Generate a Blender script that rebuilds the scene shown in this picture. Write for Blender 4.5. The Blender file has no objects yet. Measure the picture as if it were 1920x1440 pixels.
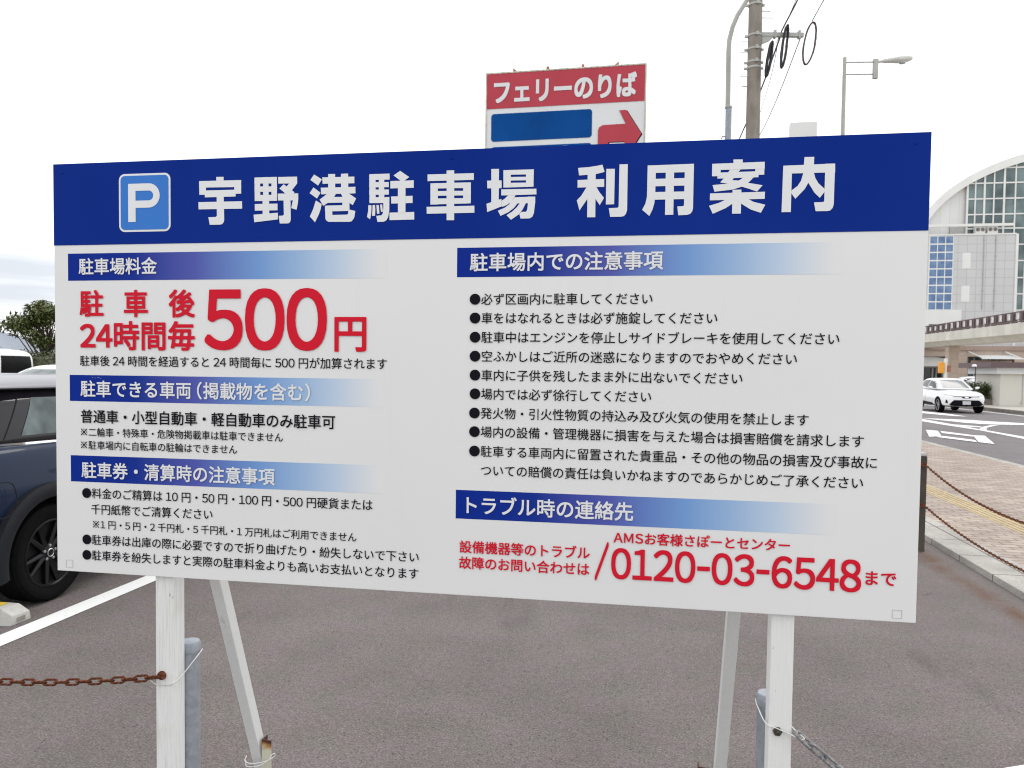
import bpy, bmesh, math, random
from mathutils import Vector, Matrix
from mathutils.bvhtree import BVHTree
rnd = random.Random(7)
S = bpy.context.scene
COL = S.collection
R = math.radians
# ------------------------------------------------------------------ camera
CAM_H = 1.47
PITCH, ROLL = 0.03706091, -0.01191017
cd = bpy.data.cameras.new('camera'); cam = bpy.data.objects.new('camera', cd); COL.objects.link(cam)
cd.sensor_width = 36; cd.lens = 27; cd.shift_y = 29 / 1920; cd.clip_start = 0.05; cd.clip_end = 20000
cd.dof.use_dof = True; cd.dof.focus_distance = 2.15; cd.dof.aperture_fstop = 11.5
fw = Vector((0, math.cos(PITCH), -math.sin(PITCH))); dn = Vector((0, -math.sin(PITCH), -math.cos(PITCH))); rt = Vector((1, 0, 0))
c_, s_ = math.cos(ROLL), math.sin(ROLL)
cx_, cy_ = c_ * rt + s_ * dn, -s_ * rt + c_ * dn
cam.matrix_world = Matrix(((cx_.x, -cy_.x, -fw.x, 0), (cx_.y, -cy_.y, -fw.y, 0), (cx_.z, -cy_.z, -fw.z, CAM_H), (0, 0, 0, 1)))
S.camera = cam
# ------------------------------------------------------------------ world: overcast sky
SUN_EL, SUN_AZ = R(58), R(35)
W = bpy.data.worlds.new('World'); S.world = W; W.use_nodes = True
nt = W.node_tree; nt.nodes.clear()
out = nt.nodes.new('ShaderNodeOutputWorld'); bg = nt.nodes.new('ShaderNodeBackground')
sky = nt.nodes.new('ShaderNodeTexSky'); sky.sky_type = 'NISHITA'; sky.sun_disc = False
sky.sun_elevation = SUN_EL; sky.sun_rotation = SUN_AZ
tc = nt.nodes.new('ShaderNodeTexCoord'); mp = nt.nodes.new('ShaderNodeMapping'); mp.inputs['Scale'].default_value = (1.2, 1.2, 9)
mp.inputs['Location'].default_value = (0.3, 0.1, 0.35)
nz = nt.nodes.new('ShaderNodeTexNoise'); nz.inputs['Scale'].default_value = 1.6; nz.inputs['Detail'].default_value = 5
cr = nt.nodes.new('ShaderNodeValToRGB')
cr.color_ramp.elements[0].position = 0.40; cr.color_ramp.elements[0].color = (8.3, 8.7, 9.4, 1)
cr.color_ramp.elements[1].position = 0.60; cr.color_ramp.elements[1].color = (15.2, 15.4, 15.6, 1)
mx = nt.nodes.new('ShaderNodeMix'); mx.data_type = 'RGBA'; mx.inputs['Factor'].default_value = 0.93
L = nt.links.new
L(tc.outputs['Generated'], mp.inputs['Vector'])
sx = nt.nodes.new('ShaderNodeSeparateXYZ'); L(tc.outputs['Generated'], sx.inputs[0])
def wmap(sock, a, b):
    q = nt.nodes.new('ShaderNodeMapRange'); q.interpolation_type = 'SMOOTHSTEP'; q.inputs['From Min'].default_value = a; q.inputs['From Max'].default_value = b; L(sock, q.inputs['Value']); return q.outputs[0]
bank = nt.nodes.new('ShaderNodeMath'); bank.operation = 'MULTIPLY'; L(wmap(sx.outputs[2], .24, .15), bank.inputs[0]); L(wmap(sx.outputs[0], -.25, -.55), bank.inputs[1])
cm = nt.nodes.new('ShaderNodeMix'); cm.data_type = 'RGBA'; cm.inputs[6].default_value = (15.0, 15.2, 15.4, 1)
L(bank.outputs[0], cm.inputs['Factor']); L(cr.outputs[0], cm.inputs[7])
L(sky.outputs[0], mx.inputs[6]); L(mp.outputs[0], nz.inputs['Vector']); L(nz.outputs['Fac'], cr.inputs[0]); L(cm.outputs[2], mx.inputs[7]); L(mx.outputs[2], bg.inputs['Color'])
bg.inputs['Strength'].default_value = 0.1; L(bg.outputs[0], out.inputs[0])
sd = bpy.data.lights.new('sun', 'SUN'); sd.energy = 0.9; sd.angle = R(25); sd.color = (1, .96, .9)
sun = bpy.data.objects.new('sun', sd); COL.objects.link(sun)
sun.rotation_euler = Vector((math.sin(SUN_AZ) * math.cos(SUN_EL), math.cos(SUN_AZ) * math.cos(SUN_EL), math.sin(SUN_EL))).to_track_quat('Z', 'Y').to_euler()
S.view_settings.view_transform = 'Standard'; S.view_settings.look = 'None'; S.view_settings.exposure = 0.0
S.cycles.filter_width = 1.15
S.view_settings.gamma = 1; S.view_settings.use_curve_mapping = False

# ------------------------------------------------------------------ materials
def srgb(r, g, b, k=1.0):
    f = lambda c: (c / 255 / 12.92 if c <= 10 else ((c / 255 + .055) / 1.055) ** 2.4) * k
    return (f(r), f(g), f(b))
class NM:
    def __init__(s, name):
        s.m = bpy.data.materials.new(name); s.m.use_nodes = True; s.t = s.m.node_tree
        s.p = s.t.nodes['Principled BSDF']; s._c = None
    def n(s, typ, **kw):
        o = s.t.nodes.new('ShaderNode' + typ)
        for k, v in kw.items():
            if k in o.bl_rna.properties.keys(): setattr(o, k, v)
            else: o.inputs[k.replace('_', ' ')].default_value = v
        return o
    def l(s, a, b): s.t.links.new(a, b)
    def co(s):
        if s._c is None: s._c = s.n('TexCoord').outputs['Object']
        return s._c
    def scaled(s, sx, sy, sz, rz=0):
        m = s.n('Mapping'); m.inputs['Scale'].default_value = (sx, sy, sz); m.inputs['Rotation'].default_value = (0, 0, rz)
        s.l(s.co(), m.inputs['Vector']); return m.outputs[0]
    def noise(s, scale, detail=4, vec=None, rough=.55):
        o = s.n('TexNoise'); o.inputs['Scale'].default_value = scale; o.inputs['Detail'].default_value = detail; o.inputs['Roughness'].default_value = rough
        s.l(vec if vec else s.co(), o.inputs['Vector']); return o.outputs['Fac']
    def ramp(s, fac, *st):
        o = s.n('ValToRGB'); e = o.color_ramp.elements
        while len(e) < len(st): e.new(.5)
        for i, (p, c) in enumerate(st): e[i].position = p; e[i].color = (*c, 1) if len(c) == 3 else c
        s.l(fac, o.inputs[0]); return o.outputs[0]
    def mix(s, fac, a, b, mode='MIX'):
        o = s.n('Mix'); o.data_type = 'RGBA'; o.blend_type = mode
        for v, i in ((fac, 0), (a, 6), (b, 7)):
            if isinstance(v, (int, float)): o.inputs[i].default_value = v
            elif isinstance(v, tuple): o.inputs[i].default_value = (*v, 1)
            else: s.l(v, o.inputs[i])
        return o.outputs[2]
    def base(s, v):
        if isinstance(v, tuple): s.p.inputs['Base Color'].default_value = (*v, 1)
        else: s.l(v, s.p.inputs['Base Color'])
        return s
    def bump(s, h, strength=.3, dist=.01):
        b = s.n('Bump'); b.inputs['Strength'].default_value = strength; b.inputs['Distance'].default_value = dist
        s.l(h, b.inputs['Height']); s.l(b.outputs[0], s.p.inputs['Normal']); return s
    def set(s, rough=None, metal=None, spec=None, coat=None):
        if rough is not None: s.p.inputs['Roughness'].default_value = rough
        if metal is not None: s.p.inputs['Metallic'].default_value = metal
        if spec is not None: s.p.inputs['Specular IOR Level'].default_value = spec
        if coat is not None: s.p.inputs['Coat Weight'].default_value = coat; s.p.inputs['Coat Roughness'].default_value = .04
        return s
def plain(name, c, rough=.5, metal=0, spec=.5, coat=None, var=.12, vs=6):
    m = NM(name); k = lambda q: tuple(max(0, v * q) for v in c)
    m.base(m.ramp(m.noise(vs), (.3, k(1 - var)), (.7, k(1 + var)))).set(rough, metal, spec, coat); return m.m
M = {}
def mk_asphalt(name, lo, hi, fine=190, blotch=.18, stain=False):
    m = NM(name)
    f = m.noise(fine, 6, rough=.75); f2 = m.noise(fine * .3, 3, rough=.7)
    c = m.ramp(f, (.34, tuple(v * .6 for v in lo)), (.48, lo), (.6, hi), (.74, tuple(v * 1.7 for v in hi)))
    c = m.mix(.7, c, m.ramp(f2, (.3, (.74, .73, .74)), (.7, (1.18, 1.18, 1.16))), 'MULTIPLY')
    big = m.noise(.9, 5); c = m.mix(1, c, m.ramp(m.noise(2.7, 5, rough=.65), (.34, (.93, .925, .92)), (.6, (1.02,) * 3)), 'MULTIPLY'); c = m.mix(1, c, m.ramp(big, (.3, (1 - blotch,) * 3), (.7, (1 + blotch * .6,) * 3)), 'MULTIPLY')
    tint = m.noise(5.5, 4); c = m.mix(1, c, m.ramp(tint, (.32, (.95, .99, .95)), (.5, (1, .985, .97)), (.68, (1.03, .97, 1.04))), 'MULTIPLY')
    for sc_, rad, col, thr in ((30, .16, (.022, .019, .02), .42), (62, .2, (.034, .03, .03), .35), (21, .07, (.45, .43, .41), .3)):
        vo = m.n('TexVoronoi'); vo.inputs['Scale'].default_value = sc_; m.l(m.co(), vo.inputs['Vector'])
        sp = m.n('SeparateColor'); m.l(vo.outputs['Color'], sp.inputs[0])
        dd_ = m.n('Math', operation='MULTIPLY_ADD'); m.l(f2, dd_.inputs[0]); dd_.inputs[1].default_value = .12; m.l(vo.outputs['Distance'], dd_.inputs[2])
        k = m.ramp(dd_.outputs[0], (rad * .5 + .05, (.75,) * 3), (rad + .06, (0, 0, 0)))
        k = m.mix(1, k, m.ramp(sp.outputs[0], (thr, (0, 0, 0)), (thr + .3, (1,) * 3)), 'MULTIPLY'); c = m.mix(k, c, col)
    if stain:   # rusty run-off streak parallel to the kerb, tyre scuffs, hairline cracks
        sp = m.n('SeparateXYZ'); m.l(m.co(), sp.inputs[0])
        wob = m.n('Math', operation='MULTIPLY_ADD'); m.l(m.noise(.8, 3), wob.inputs[0]); wob.inputs[1].default_value = .25; wob.inputs[2].default_value = 2.13
        d = m.n('Math', operation='SUBTRACT'); m.l(sp.outputs[0], d.inputs[0]); m.l(wob.outputs[0], d.inputs[1])
        a = m.n('Math', operation='ABSOLUTE'); m.l(d.outputs[0], a.inputs[0])
        msk = m.ramp(a.outputs[0], (.0, (.8,) * 3), (.12, (0, 0, 0)))
        msk = m.mix(1, msk, m.ramp(m.noise(4, 5), (.35, (.2,) * 3), (.6, (1,) * 3)), 'MULTIPLY')
        c = m.mix(msk, c, (.13, .068, .042))
        sc = m.noise(1.1, 4, m.scaled(1.6, .5, 1, R(25))); c = m.mix(m.ramp(sc, (.60, (0, 0, 0)), (.74, (.4,) * 3)), c, (.05, .044, .046))
        rs = m.noise(1.7, 3, m.scaled(1, 1, 1, 1.1)); c = m.mix(m.ramp(rs, (.66, (0, 0, 0)), (.78, (.3,) * 3)), c, (.19, .12, .085))
        wv = m.n('Mix'); wv.data_type = 'VECTOR'; wv.inputs['Factor'].default_value = .06; m.l(m.co(), wv.inputs[4])
        nn_ = m.n('TexNoise'); nn_.inputs['Scale'].default_value = 7; m.l(m.co(), nn_.inputs['Vector']); m.l(nn_.outputs['Color'], wv.inputs[5])
        cr_ = m.n('TexVoronoi', feature='DISTANCE_TO_EDGE'); cr_.inputs['Scale'].default_value = 1.7; m.l(wv.outputs[1], cr_.inputs['Vector'])
        k = m.mix(1, m.ramp(cr_.outputs['Distance'], (.002, (.8,) * 3), (.006, (0, 0, 0))), m.ramp(m.noise(1.6, 3, m.scaled(1, 1, 1, .4)), (.63, (0, 0, 0)), (.68, (.8,) * 3)), 'MULTIPLY')
        c = m.mix(k, c, (.035, .03, .028))
    m.base(c).set(.88, spec=.2).bump(f, .7, .006); return m.m
M['asphalt'] = mk_asphalt('asphalt', (.160, .142, .138), (.246, .219, .211), fine=115, blotch=.16, stain=True)
M['road'] = mk_asphalt('road_asphalt', (.185, .172, .178), (.235, .22, .226), fine=90, blotch=.12)
m = NM('white_paint'); f = m.noise(60, 5)
m.base(m.mix(m.ramp(f, (.30, (.4,) * 3), (.38, (0, 0, 0))), (.80, .80, .79), (.4, .39, .38))).set(.7).bump(f, .3, .003); M['roadpaint'] = m.m
m = NM('board_white'); c = m.ramp(m.noise(1.5, 3), (.3, (.765, .767, .762)), (.7, (.795, .797, .792)))
c = m.mix(m.ramp(m.noise(5, 4, m.scaled(5, 1, .22)), (.60, (0, 0, 0)), (.80, (.13,) * 3)), c, (.52, .51, .47))
vo = m.n('TexVoronoi'); vo.inputs['Scale'].default_value = 7; m.l(m.co(), vo.inputs['Vector'])
c = m.mix(m.ramp(vo.outputs['Distance'], (.012, (.6,) * 3), (.022, (0, 0, 0))), c, (.3, .29, .27))
m.base(c).set(.38, spec=.4); M['board'] = m.m
m = NM('navy_print'); m.base(m.ramp(m.noise(3, 4), (.3, (.0050, .026, .232)), (.7, (.0065, .031, .255)))).set(.55, spec=.03); M['navy'] = m.m
M['letter_white'] = plain('white_vinyl', (.78, .79, .8), .45, var=.02)
M['red'] = plain('red_print', (.66, .014, .034), .5, spec=.06, var=.03)
M['ink'] = plain('black_print', (.008, .0075, .012), .55, spec=.06, var=.05)
M['pblue'] = plain('mid_blue_print', (.05, .20, .61), .5, spec=.08, var=.03)
m = NM('fading_blue_print'); sp = m.n('SeparateXYZ'); g_ = m.n('TexCoord'); m.l(g_.outputs['Generated'], sp.inputs[0])
blu = m.ramp(sp.outputs[0], (0, (.0060, .027, .27)), (.22, (.010, .034, .28)), (.42, (.085, .105, .42)), (.62, (.17, .33, .66)), (.74, (.31, .47, .72)), (.85, (.50, .62, .78)), (.93, (.68, .725, .785)), (.985, (.780, .782, .777)), (1, (.780, .782, .777)))
m.base(blu).set(.38, spec=.4)      # bare board gloss at the right, matt ink at the left
m.l(m.ramp(sp.outputs[0], (.15, (.04,) * 3), (.92, (.4,) * 3)), m.p.inputs['Specular IOR Level']); M['fade'] = m.m
# white painted timber / steel with vertical grain, chips and yellowing
def mk_whitepost(name, grain=.7, chips=.3, yellow=.3, c0=(.79, .795, .78)):
    m = NM(name); g = m.noise(30, 4, m.scaled(9, 9, .3)); n2 = m.noise(7, 4)
    c = m.mix(m.ramp(g, (.36, (.5 * grain,) * 3), (.5, (0, 0, 0))), c0, (.46, .47, .46))
    c = m.mix(m.ramp(n2, (.55, (0, 0, 0)), (.72, (yellow,) * 3)), c, (.60, .55, .40))
    c = m.mix(m.ramp(m.noise(45, 3, m.scaled(1, 1, .4)), (.71, (0, 0, 0)), (.74, (chips * 2,) * 3)), c, (.14, .13, .12))
    m.base(c).set(.5).bump(g, .25, .002); return m.m
M['post'] = mk_whitepost('white_painted_post'); M['brace'] = mk_whitepost('white_painted_brace', .3, .1, .15, (.74, .75, .74))
m = NM('rusting_white_steel'); sp = m.n('SeparateXYZ'); m.l(m.co(), sp.inputs[0])
hh = m.n('Math', operation='MULTIPLY_ADD'); m.l(m.noise(30, 4), hh.inputs[0]); hh.inputs[1].default_value = .05; m.l(sp.outputs[2], hh.inputs[2])
m.base(m.ramp(hh.outputs[0], (0, (.62, .61, .52)), (.152, (.60, .58, .46)), (.168, (.45, .22, .06)), (.18, (.07, .018, .01)))).set(.7); M['stake'] = m.m
m = NM('galvanised_steel'); v = m.n('TexVoronoi'); v.inputs['Scale'].default_value = 60; m.l(m.co(), v.inputs['Vector'])
m.base(m.mix(.5, m.ramp(v.outputs['Color'], (.2, (.26, .29, .33)), (.8, (.38, .41, .45))), m.ramp(m.noise(9), (.3, (.24, .27, .32)), (.7, (.42, .44, .47))))).set(.5, .35); M['galv'] = m.m
m = NM('rust'); f = m.noise(130, 6)
m.base(m.ramp(f, (.32, (.035, .012, .008)), (.5, (.13, .042, .02)), (.66, (.27, .10, .045)))).set(.9, spec=.2).bump(f, .6, .002); M['rust'] = m.m
m = NM('dull_zinc'); f = m.noise(150, 5)
m.base(m.ramp(f, (.35, (.15, .15, .155)), (.6, (.28, .28, .29)), (.75, (.4, .39, .38)))).set(.55, .4).bump(f, .3, .001); M['zinc'] = m.m
M['wire'] = plain('white_coated_wire', (.72, .72, .68), .45)
M['bolt'] = plain('dark_bolt', (.08, .07, .06), .5, .5, vs=80, var=.5)
m = NM('weathered_concrete'); f = m.noise(38, 6, rough=.7); v = m.noise(4, 4, m.scaled(1, 1, .4))
m.base(m.mix(.6, m.ramp(f, (.3, (.034, .028, .024)), (.7, (.115, .097, .08))), m.ramp(v, (.3, (.024, .02, .017)), (.7, (.115, .095, .076))))).set(.92).bump(f, .6, .006); M['oldpost'] = m.m
m = NM('concrete'); f = m.noise(28, 6, rough=.7)
m.base(m.mix(.35, m.ramp(f, (.3, (.40, .39, .36)), (.7, (.56, .55, .51))), m.ramp(m.noise(3), (.3, (.3, .29, .27)), (.7, (.55, .54, .5))))).set(.9).bump(f, .4, .004); M['concrete'] = m.m
m = NM('pole_concrete'); f = m.noise(12, 5, m.scaled(1, 1, .25))
m.base(m.ramp(f, (.3, (.215, .19, .16)), (.7, (.30, .27, .235)))).set(.9).bump(m.noise(60), .2, .004); M['pole'] = m.m
# footway finishes (object space = lot frame)
m = NM('brick_paving'); b = m.n('TexBrick'); b.offset = .5
b.inputs['Scale'].default_value = 1; b.inputs['Brick Width'].default_value = .2; b.inputs['Row Height'].default_value = .1; b.inputs['Mortar Size'].default_value = .006; b.inputs['Bias'].default_value = -.1
b.inputs['Color1'].default_value = (.35, .298, .258, 1); b.inputs['Color2'].default_value = (.43, .378, .335, 1); b.inputs['Mortar'].default_value = (.15, .12, .10, 1)
m.l(m.scaled(1, 1, 1), b.inputs['Vector'])
c = m.mix(.8, b.outputs['Color'], m.ramp(m.noise(1.3, 5), (.3, (.78, .74, .72)), (.7, (1.14, 1.1, 1.06))), 'MULTIPLY')
c = m.mix(.7, c, m.ramp(m.noise(11, 3, m.scaled(.45, 1, 1)), (.35, (.7, .66, .64)), (.65, (1.15, 1.12, 1.1))), 'MULTIPLY')
m.base(c).set(.85).bump(b.outputs['Fac'], -.5, .004); M['brick'] = m.m
m = NM('kerb_granite'); b = m.n('TexBrick'); b.offset = 0; b.inputs['Scale'].default_value = 1
b.inputs['Brick Width'].default_value = .9; b.inputs['Row Height'].default_value = .6; b.inputs['Mortar Size'].default_value = .008
for k_, v_ in (('Color1', (1, 1, 1, 1)), ('Color2', (.9, .88, .87, 1)), ('Mortar', (.3, .27, .25, 1))): b.inputs[k_].default_value = v_
m.l(m.scaled(1, 1, 1), b.inputs['Vector'])
c = m.ramp(m.noise(150, 4, rough=.8), (.34, (.17, .16, .155)), (.5, (.42, .405, .38)), (.66, (.60, .585, .55)))
c = m.mix(1, c, b.outputs['Color'], 'MULTIPLY'); c = m.mix(.8, c, m.ramp(m.noise(2.3, 5), (.3, (.68, .66, .66)), (.65, (1.1, 1.09, 1.06))), 'MULTIPLY')
m.base(c).set(.85); M['kerb'] = m.m
M['tactile'] = plain('yellow_tactile', (.45, .36, .22), .8, var=.22, vs=9)
M['kerbdark'] = plain('kerb_side', (.22, .2, .18), .9, vs=3, var=.3)
M['farpave'] = plain('far_paving', (.46, .43, .38), .9, vs=1.5)
# building finishes
M['white_clad'] = plain('white_cladding', (.72, .72, .71), .45, var=.05, vs=.4)
def mk_tiles(name, c, w, h, line, off=0):
    m = NM(name); b = m.n('TexBrick'); b.offset = off; b.inputs['Scale'].default_value = 1; b.inputs['Brick Width'].default_value = w; b.inputs['Row Height'].default_value = h
    b.inputs['Mortar Size'].default_value = line; b.inputs['Mortar Smooth'].default_value = 0
    k = lambda q: (c[0] * q, c[1] * q, c[2] * q, 1)
    b.inputs['Color1'].default_value = k(1); b.inputs['Color2'].default_value = k(.95); b.inputs['Mortar'].default_value = k(.78)
    sp = m.n('SeparateXYZ'); m.l(m.co(), sp.inputs[0]); cb = m.n('CombineXYZ')
    ad = m.n('Math', operation='ADD'); m.l(sp.outputs[0], ad.inputs[0]); m.l(sp.outputs[1], ad.inputs[1])
    m.l(ad.outputs[0], cb.inputs[0]); m.l(sp.outputs[2], cb.inputs[1]); m.l(cb.outputs[0], b.inputs['Vector'])
    m.base(b.outputs['Color']).set(.45); return m.m
M['tiles'] = mk_tiles('white_tile_wall', (.56, .56, .57), 1.28, 1.24, .045)
M['panel'] = mk_tiles('white_panel_wall', (.72, .72, .71), 1.3, 40, .03)
M['beige'] = mk_tiles('beige_stone', (.47, .375, .31), 1.2, .9, .03, .5)
M['beige_dark'] = plain('brown_stone_band', (.33, .24, .20), .7)
def mk_glass(name, a, b_, sc=.35, rough=.08):
    m = NM(name); m.base(m.ramp(m.noise(sc, 2), (.35, a), (.65, b_))).set(rough, spec=.5); return m.m
M['teal'] = mk_glass('teal_curtain_glass', (.05, .08, .085), (.17, .235, .24), .3)
M['bluewin'] = mk_glass('blue_window_glass', (.075, .15, .31), (.15, .25, .42), .9)
M['darkglass'] = mk_glass('dark_glass', (.02, .022, .025), (.05, .055, .06), .8)
M['bridge'] = plain('bridge_concrete', (.60, .58, .53), .8, vs=.6)
M['brown'] = plain('brown_railing', (.095, .06, .06), .55)
M['brownroof'] = plain('brown_roof_sheet', (.12, .075, .08), .5)
m = NM('stained_cream_wall'); n1 = m.noise(1.6, 4); m.base(m.mix(m.ramp(n1, (.62, (0, 0, 0)), (.78, (.6,) * 3)), (.66, .64, .58), (.48, .33, .2))).set(.7); M['shed'] = m.m
M['grey_metal'] = plain('grey_metal', (.42, .42, .40), .5, .2, vs=3)
M['lampgrey'] = plain('lamp_grey', (.40, .40, .37), .5, .1, vs=2)
M['cable'] = plain('black_cable', (.02, .02, .022), .6)
M['cablegrey'] = plain('grey_cable', (.22, .22, .24), .6)
M['cablered'] = plain('maroon_cable', (.075, .035, .038), .5)
M['signred'] = plain('faded_red_sign', (.47, .066, .090), .6, spec=.08, var=.06, vs=1.5)
M['signblue'] = plain('road_blue_sign', (.003, .066, .27), .6, spec=.06, var=.14, vs=1.3)
M['signwhite'] = plain('white_sign', (.70, .72, .73), .45, var=.04, vs=1.2)
M['signedge'] = plain('aged_sign_edge', (.55, .52, .44), .6, vs=4, var=.25)
M['salmon'] = plain('rusty_salmon', (.36, .14, .09), .7, vs=8, var=.3)
# cars
M['navycar'] = plain('navy_car_paint', (.0105, .020, .048), .35, .0, spec=.12, coat=.33, var=.05)
M['whitecar'] = plain('white_car_paint', (.80, .80, .80), .3, coat=1, var=.02)
M['silver'] = plain('silver_roof_paint', (.25, .245, .27), .38, .25, coat=.25, spec=.3, var=.03)
M['gloss'] = plain('black_glass_trim', (.012, .011, .015), .08, spec=.4, coat=.15, var=.05)
M['carglass'] = plain('car_glass', (.03, .034, .036), .03, var=.1)
M['tint'] = plain('black_tinted_window', (.008, .008, .009), .25, spec=.15)
M['liteglass'] = mk_glass('pale_tinted_glass', (.05, .068, .07), (.15, .19, .19), 6, .05)
M['screen'] = plain('windscreen_glass', (.16, .16, .17), .12, spec=.3, var=.1)
M['cladding'] = plain('dark_plastic', (.0105, .0115, .016), .55, spec=.22, vs=20)
M['tyre'] = plain('tyre_rubber', (.0035, .0035, .004), .8, spec=.10, vs=40, var=.3)
M['rimblack'] = plain('black_alloy', (.005, .005, .006), .35, .0, spec=.25, vs=10)
M['rimsilver'] = plain('silver_alloy', (.34, .34, .36), .35, .6)
M['chrome'] = plain('chrome', (.85, .85, .86), .12, .95, var=.03)
M['void'] = plain('wheel_well', (.006, .006, .006), .95)
M['plate'] = plain('number_plate', (.62, .64, .64), .5)
M['lens'] = plain('headlight_lens', (.45, .48, .5), .12, coat=.5)
M['yellow'] = plain('yellow_orange_box', (.75, .33, .03), .5)
M['yellowtag'] = plain('yellow_sticker', (.75, .52, .05), .5)
M['planter'] = plain('planter_stone', (.2, .17, .16), .8)
M['bark'] = plain('bark', (.10, .075, .055), .9, vs=30, var=.4)
def mk_leaf(name, a, b_, c, sc):
    m = NM(name); n1 = m.noise(sc, 3); n2 = m.noise(sc * 9, 2)
    m.base(m.mix(.45, m.ramp(n1, (.3, a), (.52, b_), (.7, c)), m.ramp(n2, (.3, a), (.7, c)))).set(.5, spec=.4); return m.m
M['leaf'] = mk_leaf('tree_leaf', (.026, .048, .015), (.062, .098, .024), (.20, .20, .04), 1.1)
M['hedge'] = mk_leaf('grey_green_hedge_leaf', (.07, .085, .045), (.15, .165, .10), (.26, .27, .18), 2.5)
M['shrub'] = mk_leaf('shrub_leaf', (.02, .035, .01), (.04, .065, .012), (.13, .16, .03), 1.2)
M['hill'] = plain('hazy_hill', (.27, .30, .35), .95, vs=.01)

# ------------------------------------------------------------------ builders
class MB:
    def __init__(s): s.v = []; s.f = []
    def add(s, vs, fs):
        k = len(s.v); s.v += [tuple(v) for v in vs]; s.f += [tuple(k + i for i in f) for f in fs]; return s
    def box(s, x0, x1, y0, y1, z0, z1, mat=None):
        vs = [Vector((x, y, z)) for z in (z0, z1) for y in (y0, y1) for x in (x0, x1)]
        if mat: vs = [mat @ v for v in vs]
        return s.add(vs, [(0, 2, 3, 1), (4, 5, 7, 6), (0, 1, 5, 4), (2, 6, 7, 3), (0, 4, 6, 2), (1, 3, 7, 5)])
    def poly(s, pts): return s.add(pts, [tuple(range(len(pts)))])
    def prism(s, pts, d):      # pts 3-D, d = extrusion vector
        n = len(pts); d = Vector(d); b = [Vector(p) + d for p in pts]
        return s.add([Vector(p) for p in pts] + b, [tuple(range(n)), tuple(range(2 * n - 1, n - 1, -1))] + [(i, (i + 1) % n, n + (i + 1) % n, n + i) for i in range(n)])
    def tube(s, pts, r, n=8, closed=False):
        pts = [Vector(p) for p in pts]; N = len(pts); rs = r if isinstance(r, (list, tuple)) else [r] * N
        ref = None; rings = []
        for i, p in enumerate(pts):
            a = pts[(i - 1) % N] if (closed or i) else p; b = pts[(i + 1) % N] if (closed or i < N - 1) else p
            t = (b - a).normalized()
            if ref is None: ref = Vector((0, 0, 1)) if abs(t.z) < .9 else Vector((1, 0, 0))
            x = (ref - t * ref.dot(t)).normalized(); y = t.cross(x); ref = x
            rings.append([p + (x * math.cos(q) + y * math.sin(q)) * rs[i] for q in [2 * math.pi * k / n for k in range(n)]])
        vs = [v for g in rings for v in g]; fs = []
        for i in range(N if closed else N - 1):
            for k in range(n): fs.append((i * n + k, i * n + (k + 1) % n, ((i + 1) % N) * n + (k + 1) % n, ((i + 1) % N) * n + k))
        if not closed: fs += [tuple(range(n - 1, -1, -1)), tuple((N - 1) * n + k for k in range(n))]
        return s.add(vs, fs)
    def lathe(s, prof, axis='z', c=(0, 0, 0), n=32, closed=False, caps=True):   # prof: (radius, height)
        vs = []; c = Vector(c)
        for r, h in prof:
            for k in range(n):
                a = 2 * math.pi * k / n; p = (r * math.cos(a), r * math.sin(a))
                vs.append(c + (Vector((p[0], p[1], h)) if axis == 'z' else Vector((p[0], h, p[1])) if axis == 'y' else Vector((h, p[0], p[1]))))
        fs = []; P = len(prof)
        for i in range(P if closed else P - 1):
            for k in range(n): fs.append((i * n + k, i * n + (k + 1) % n, ((i + 1) % P) * n + (k + 1) % n, ((i + 1) % P) * n + k))
        if not closed and caps: fs += [tuple(range(n)), tuple((P - 1) * n + k for k in range(n))]
        return s.add(vs, fs)
    def mesh(s, name, mat=None, bevel=0, angle=35, recalc=True):
        me = bpy.data.meshes.new(name); me.from_pydata(s.v, [], s.f)
        if recalc or bevel:
            bm = bmesh.new(); bm.from_mesh(me)
            if recalc: bmesh.ops.recalc_face_normals(bm, faces=bm.faces)
            if bevel: angle = min(angle or 12, 12)
            if bevel: bmesh.ops.bevel(bm, geom=[e for e in bm.edges if len(e.link_faces) == 2 and e.calc_face_angle(0) > R(40)], offset=bevel, segments=2, profile=.6, affect='EDGES')
            bm.to_mesh(me); bm.free()
        if mat: me.materials.append(mat)
        if angle: me.shade_smooth(); me.set_sharp_from_angle(angle=R(angle))
        return me
    def build(s, name, mat, parent=None, **kw):
        o = bpy.data.objects.new(name, s.mesh(name, mat, **kw)); COL.objects.link(o)
        if parent: o.parent = parent
        return o
def tag(o, label=None, cat=None, group=None, kind=None):
    if label: o['label'] = label
    if cat: o['category'] = cat
    if group: o['group'] = group
    if kind: o['kind'] = kind
    return o
def thing(name, label, cat, loc=(0, 0, 0), rz=0, group=None):
    o = bpy.data.objects.new(name, None); COL.objects.link(o); o.empty_display_size = .1
    o.location = loc; o.rotation_euler = (0, 0, rz); return tag(o, label, cat, group)
def place(o, loc=(0, 0, 0), rz=0): o.location = loc; o.rotation_euler = (0, 0, rz); return o
def spline(pts, n=8):
    P = [Vector(p) for p in pts]; P = [2 * P[0] - P[1]] + P + [2 * P[-1] - P[-2]]; o = []
    for i in range(1, len(P) - 2):
        for k in range(n):
            t = k / n; a, b, c, d = P[i - 1:i + 3]
            o.append(.5 * ((2 * b) + (c - a) * t + (2 * a - 5 * b + 4 * c - d) * t * t + (3 * b - a - 3 * c + d) * t ** 3))
    return o + [P[-2]]
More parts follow.
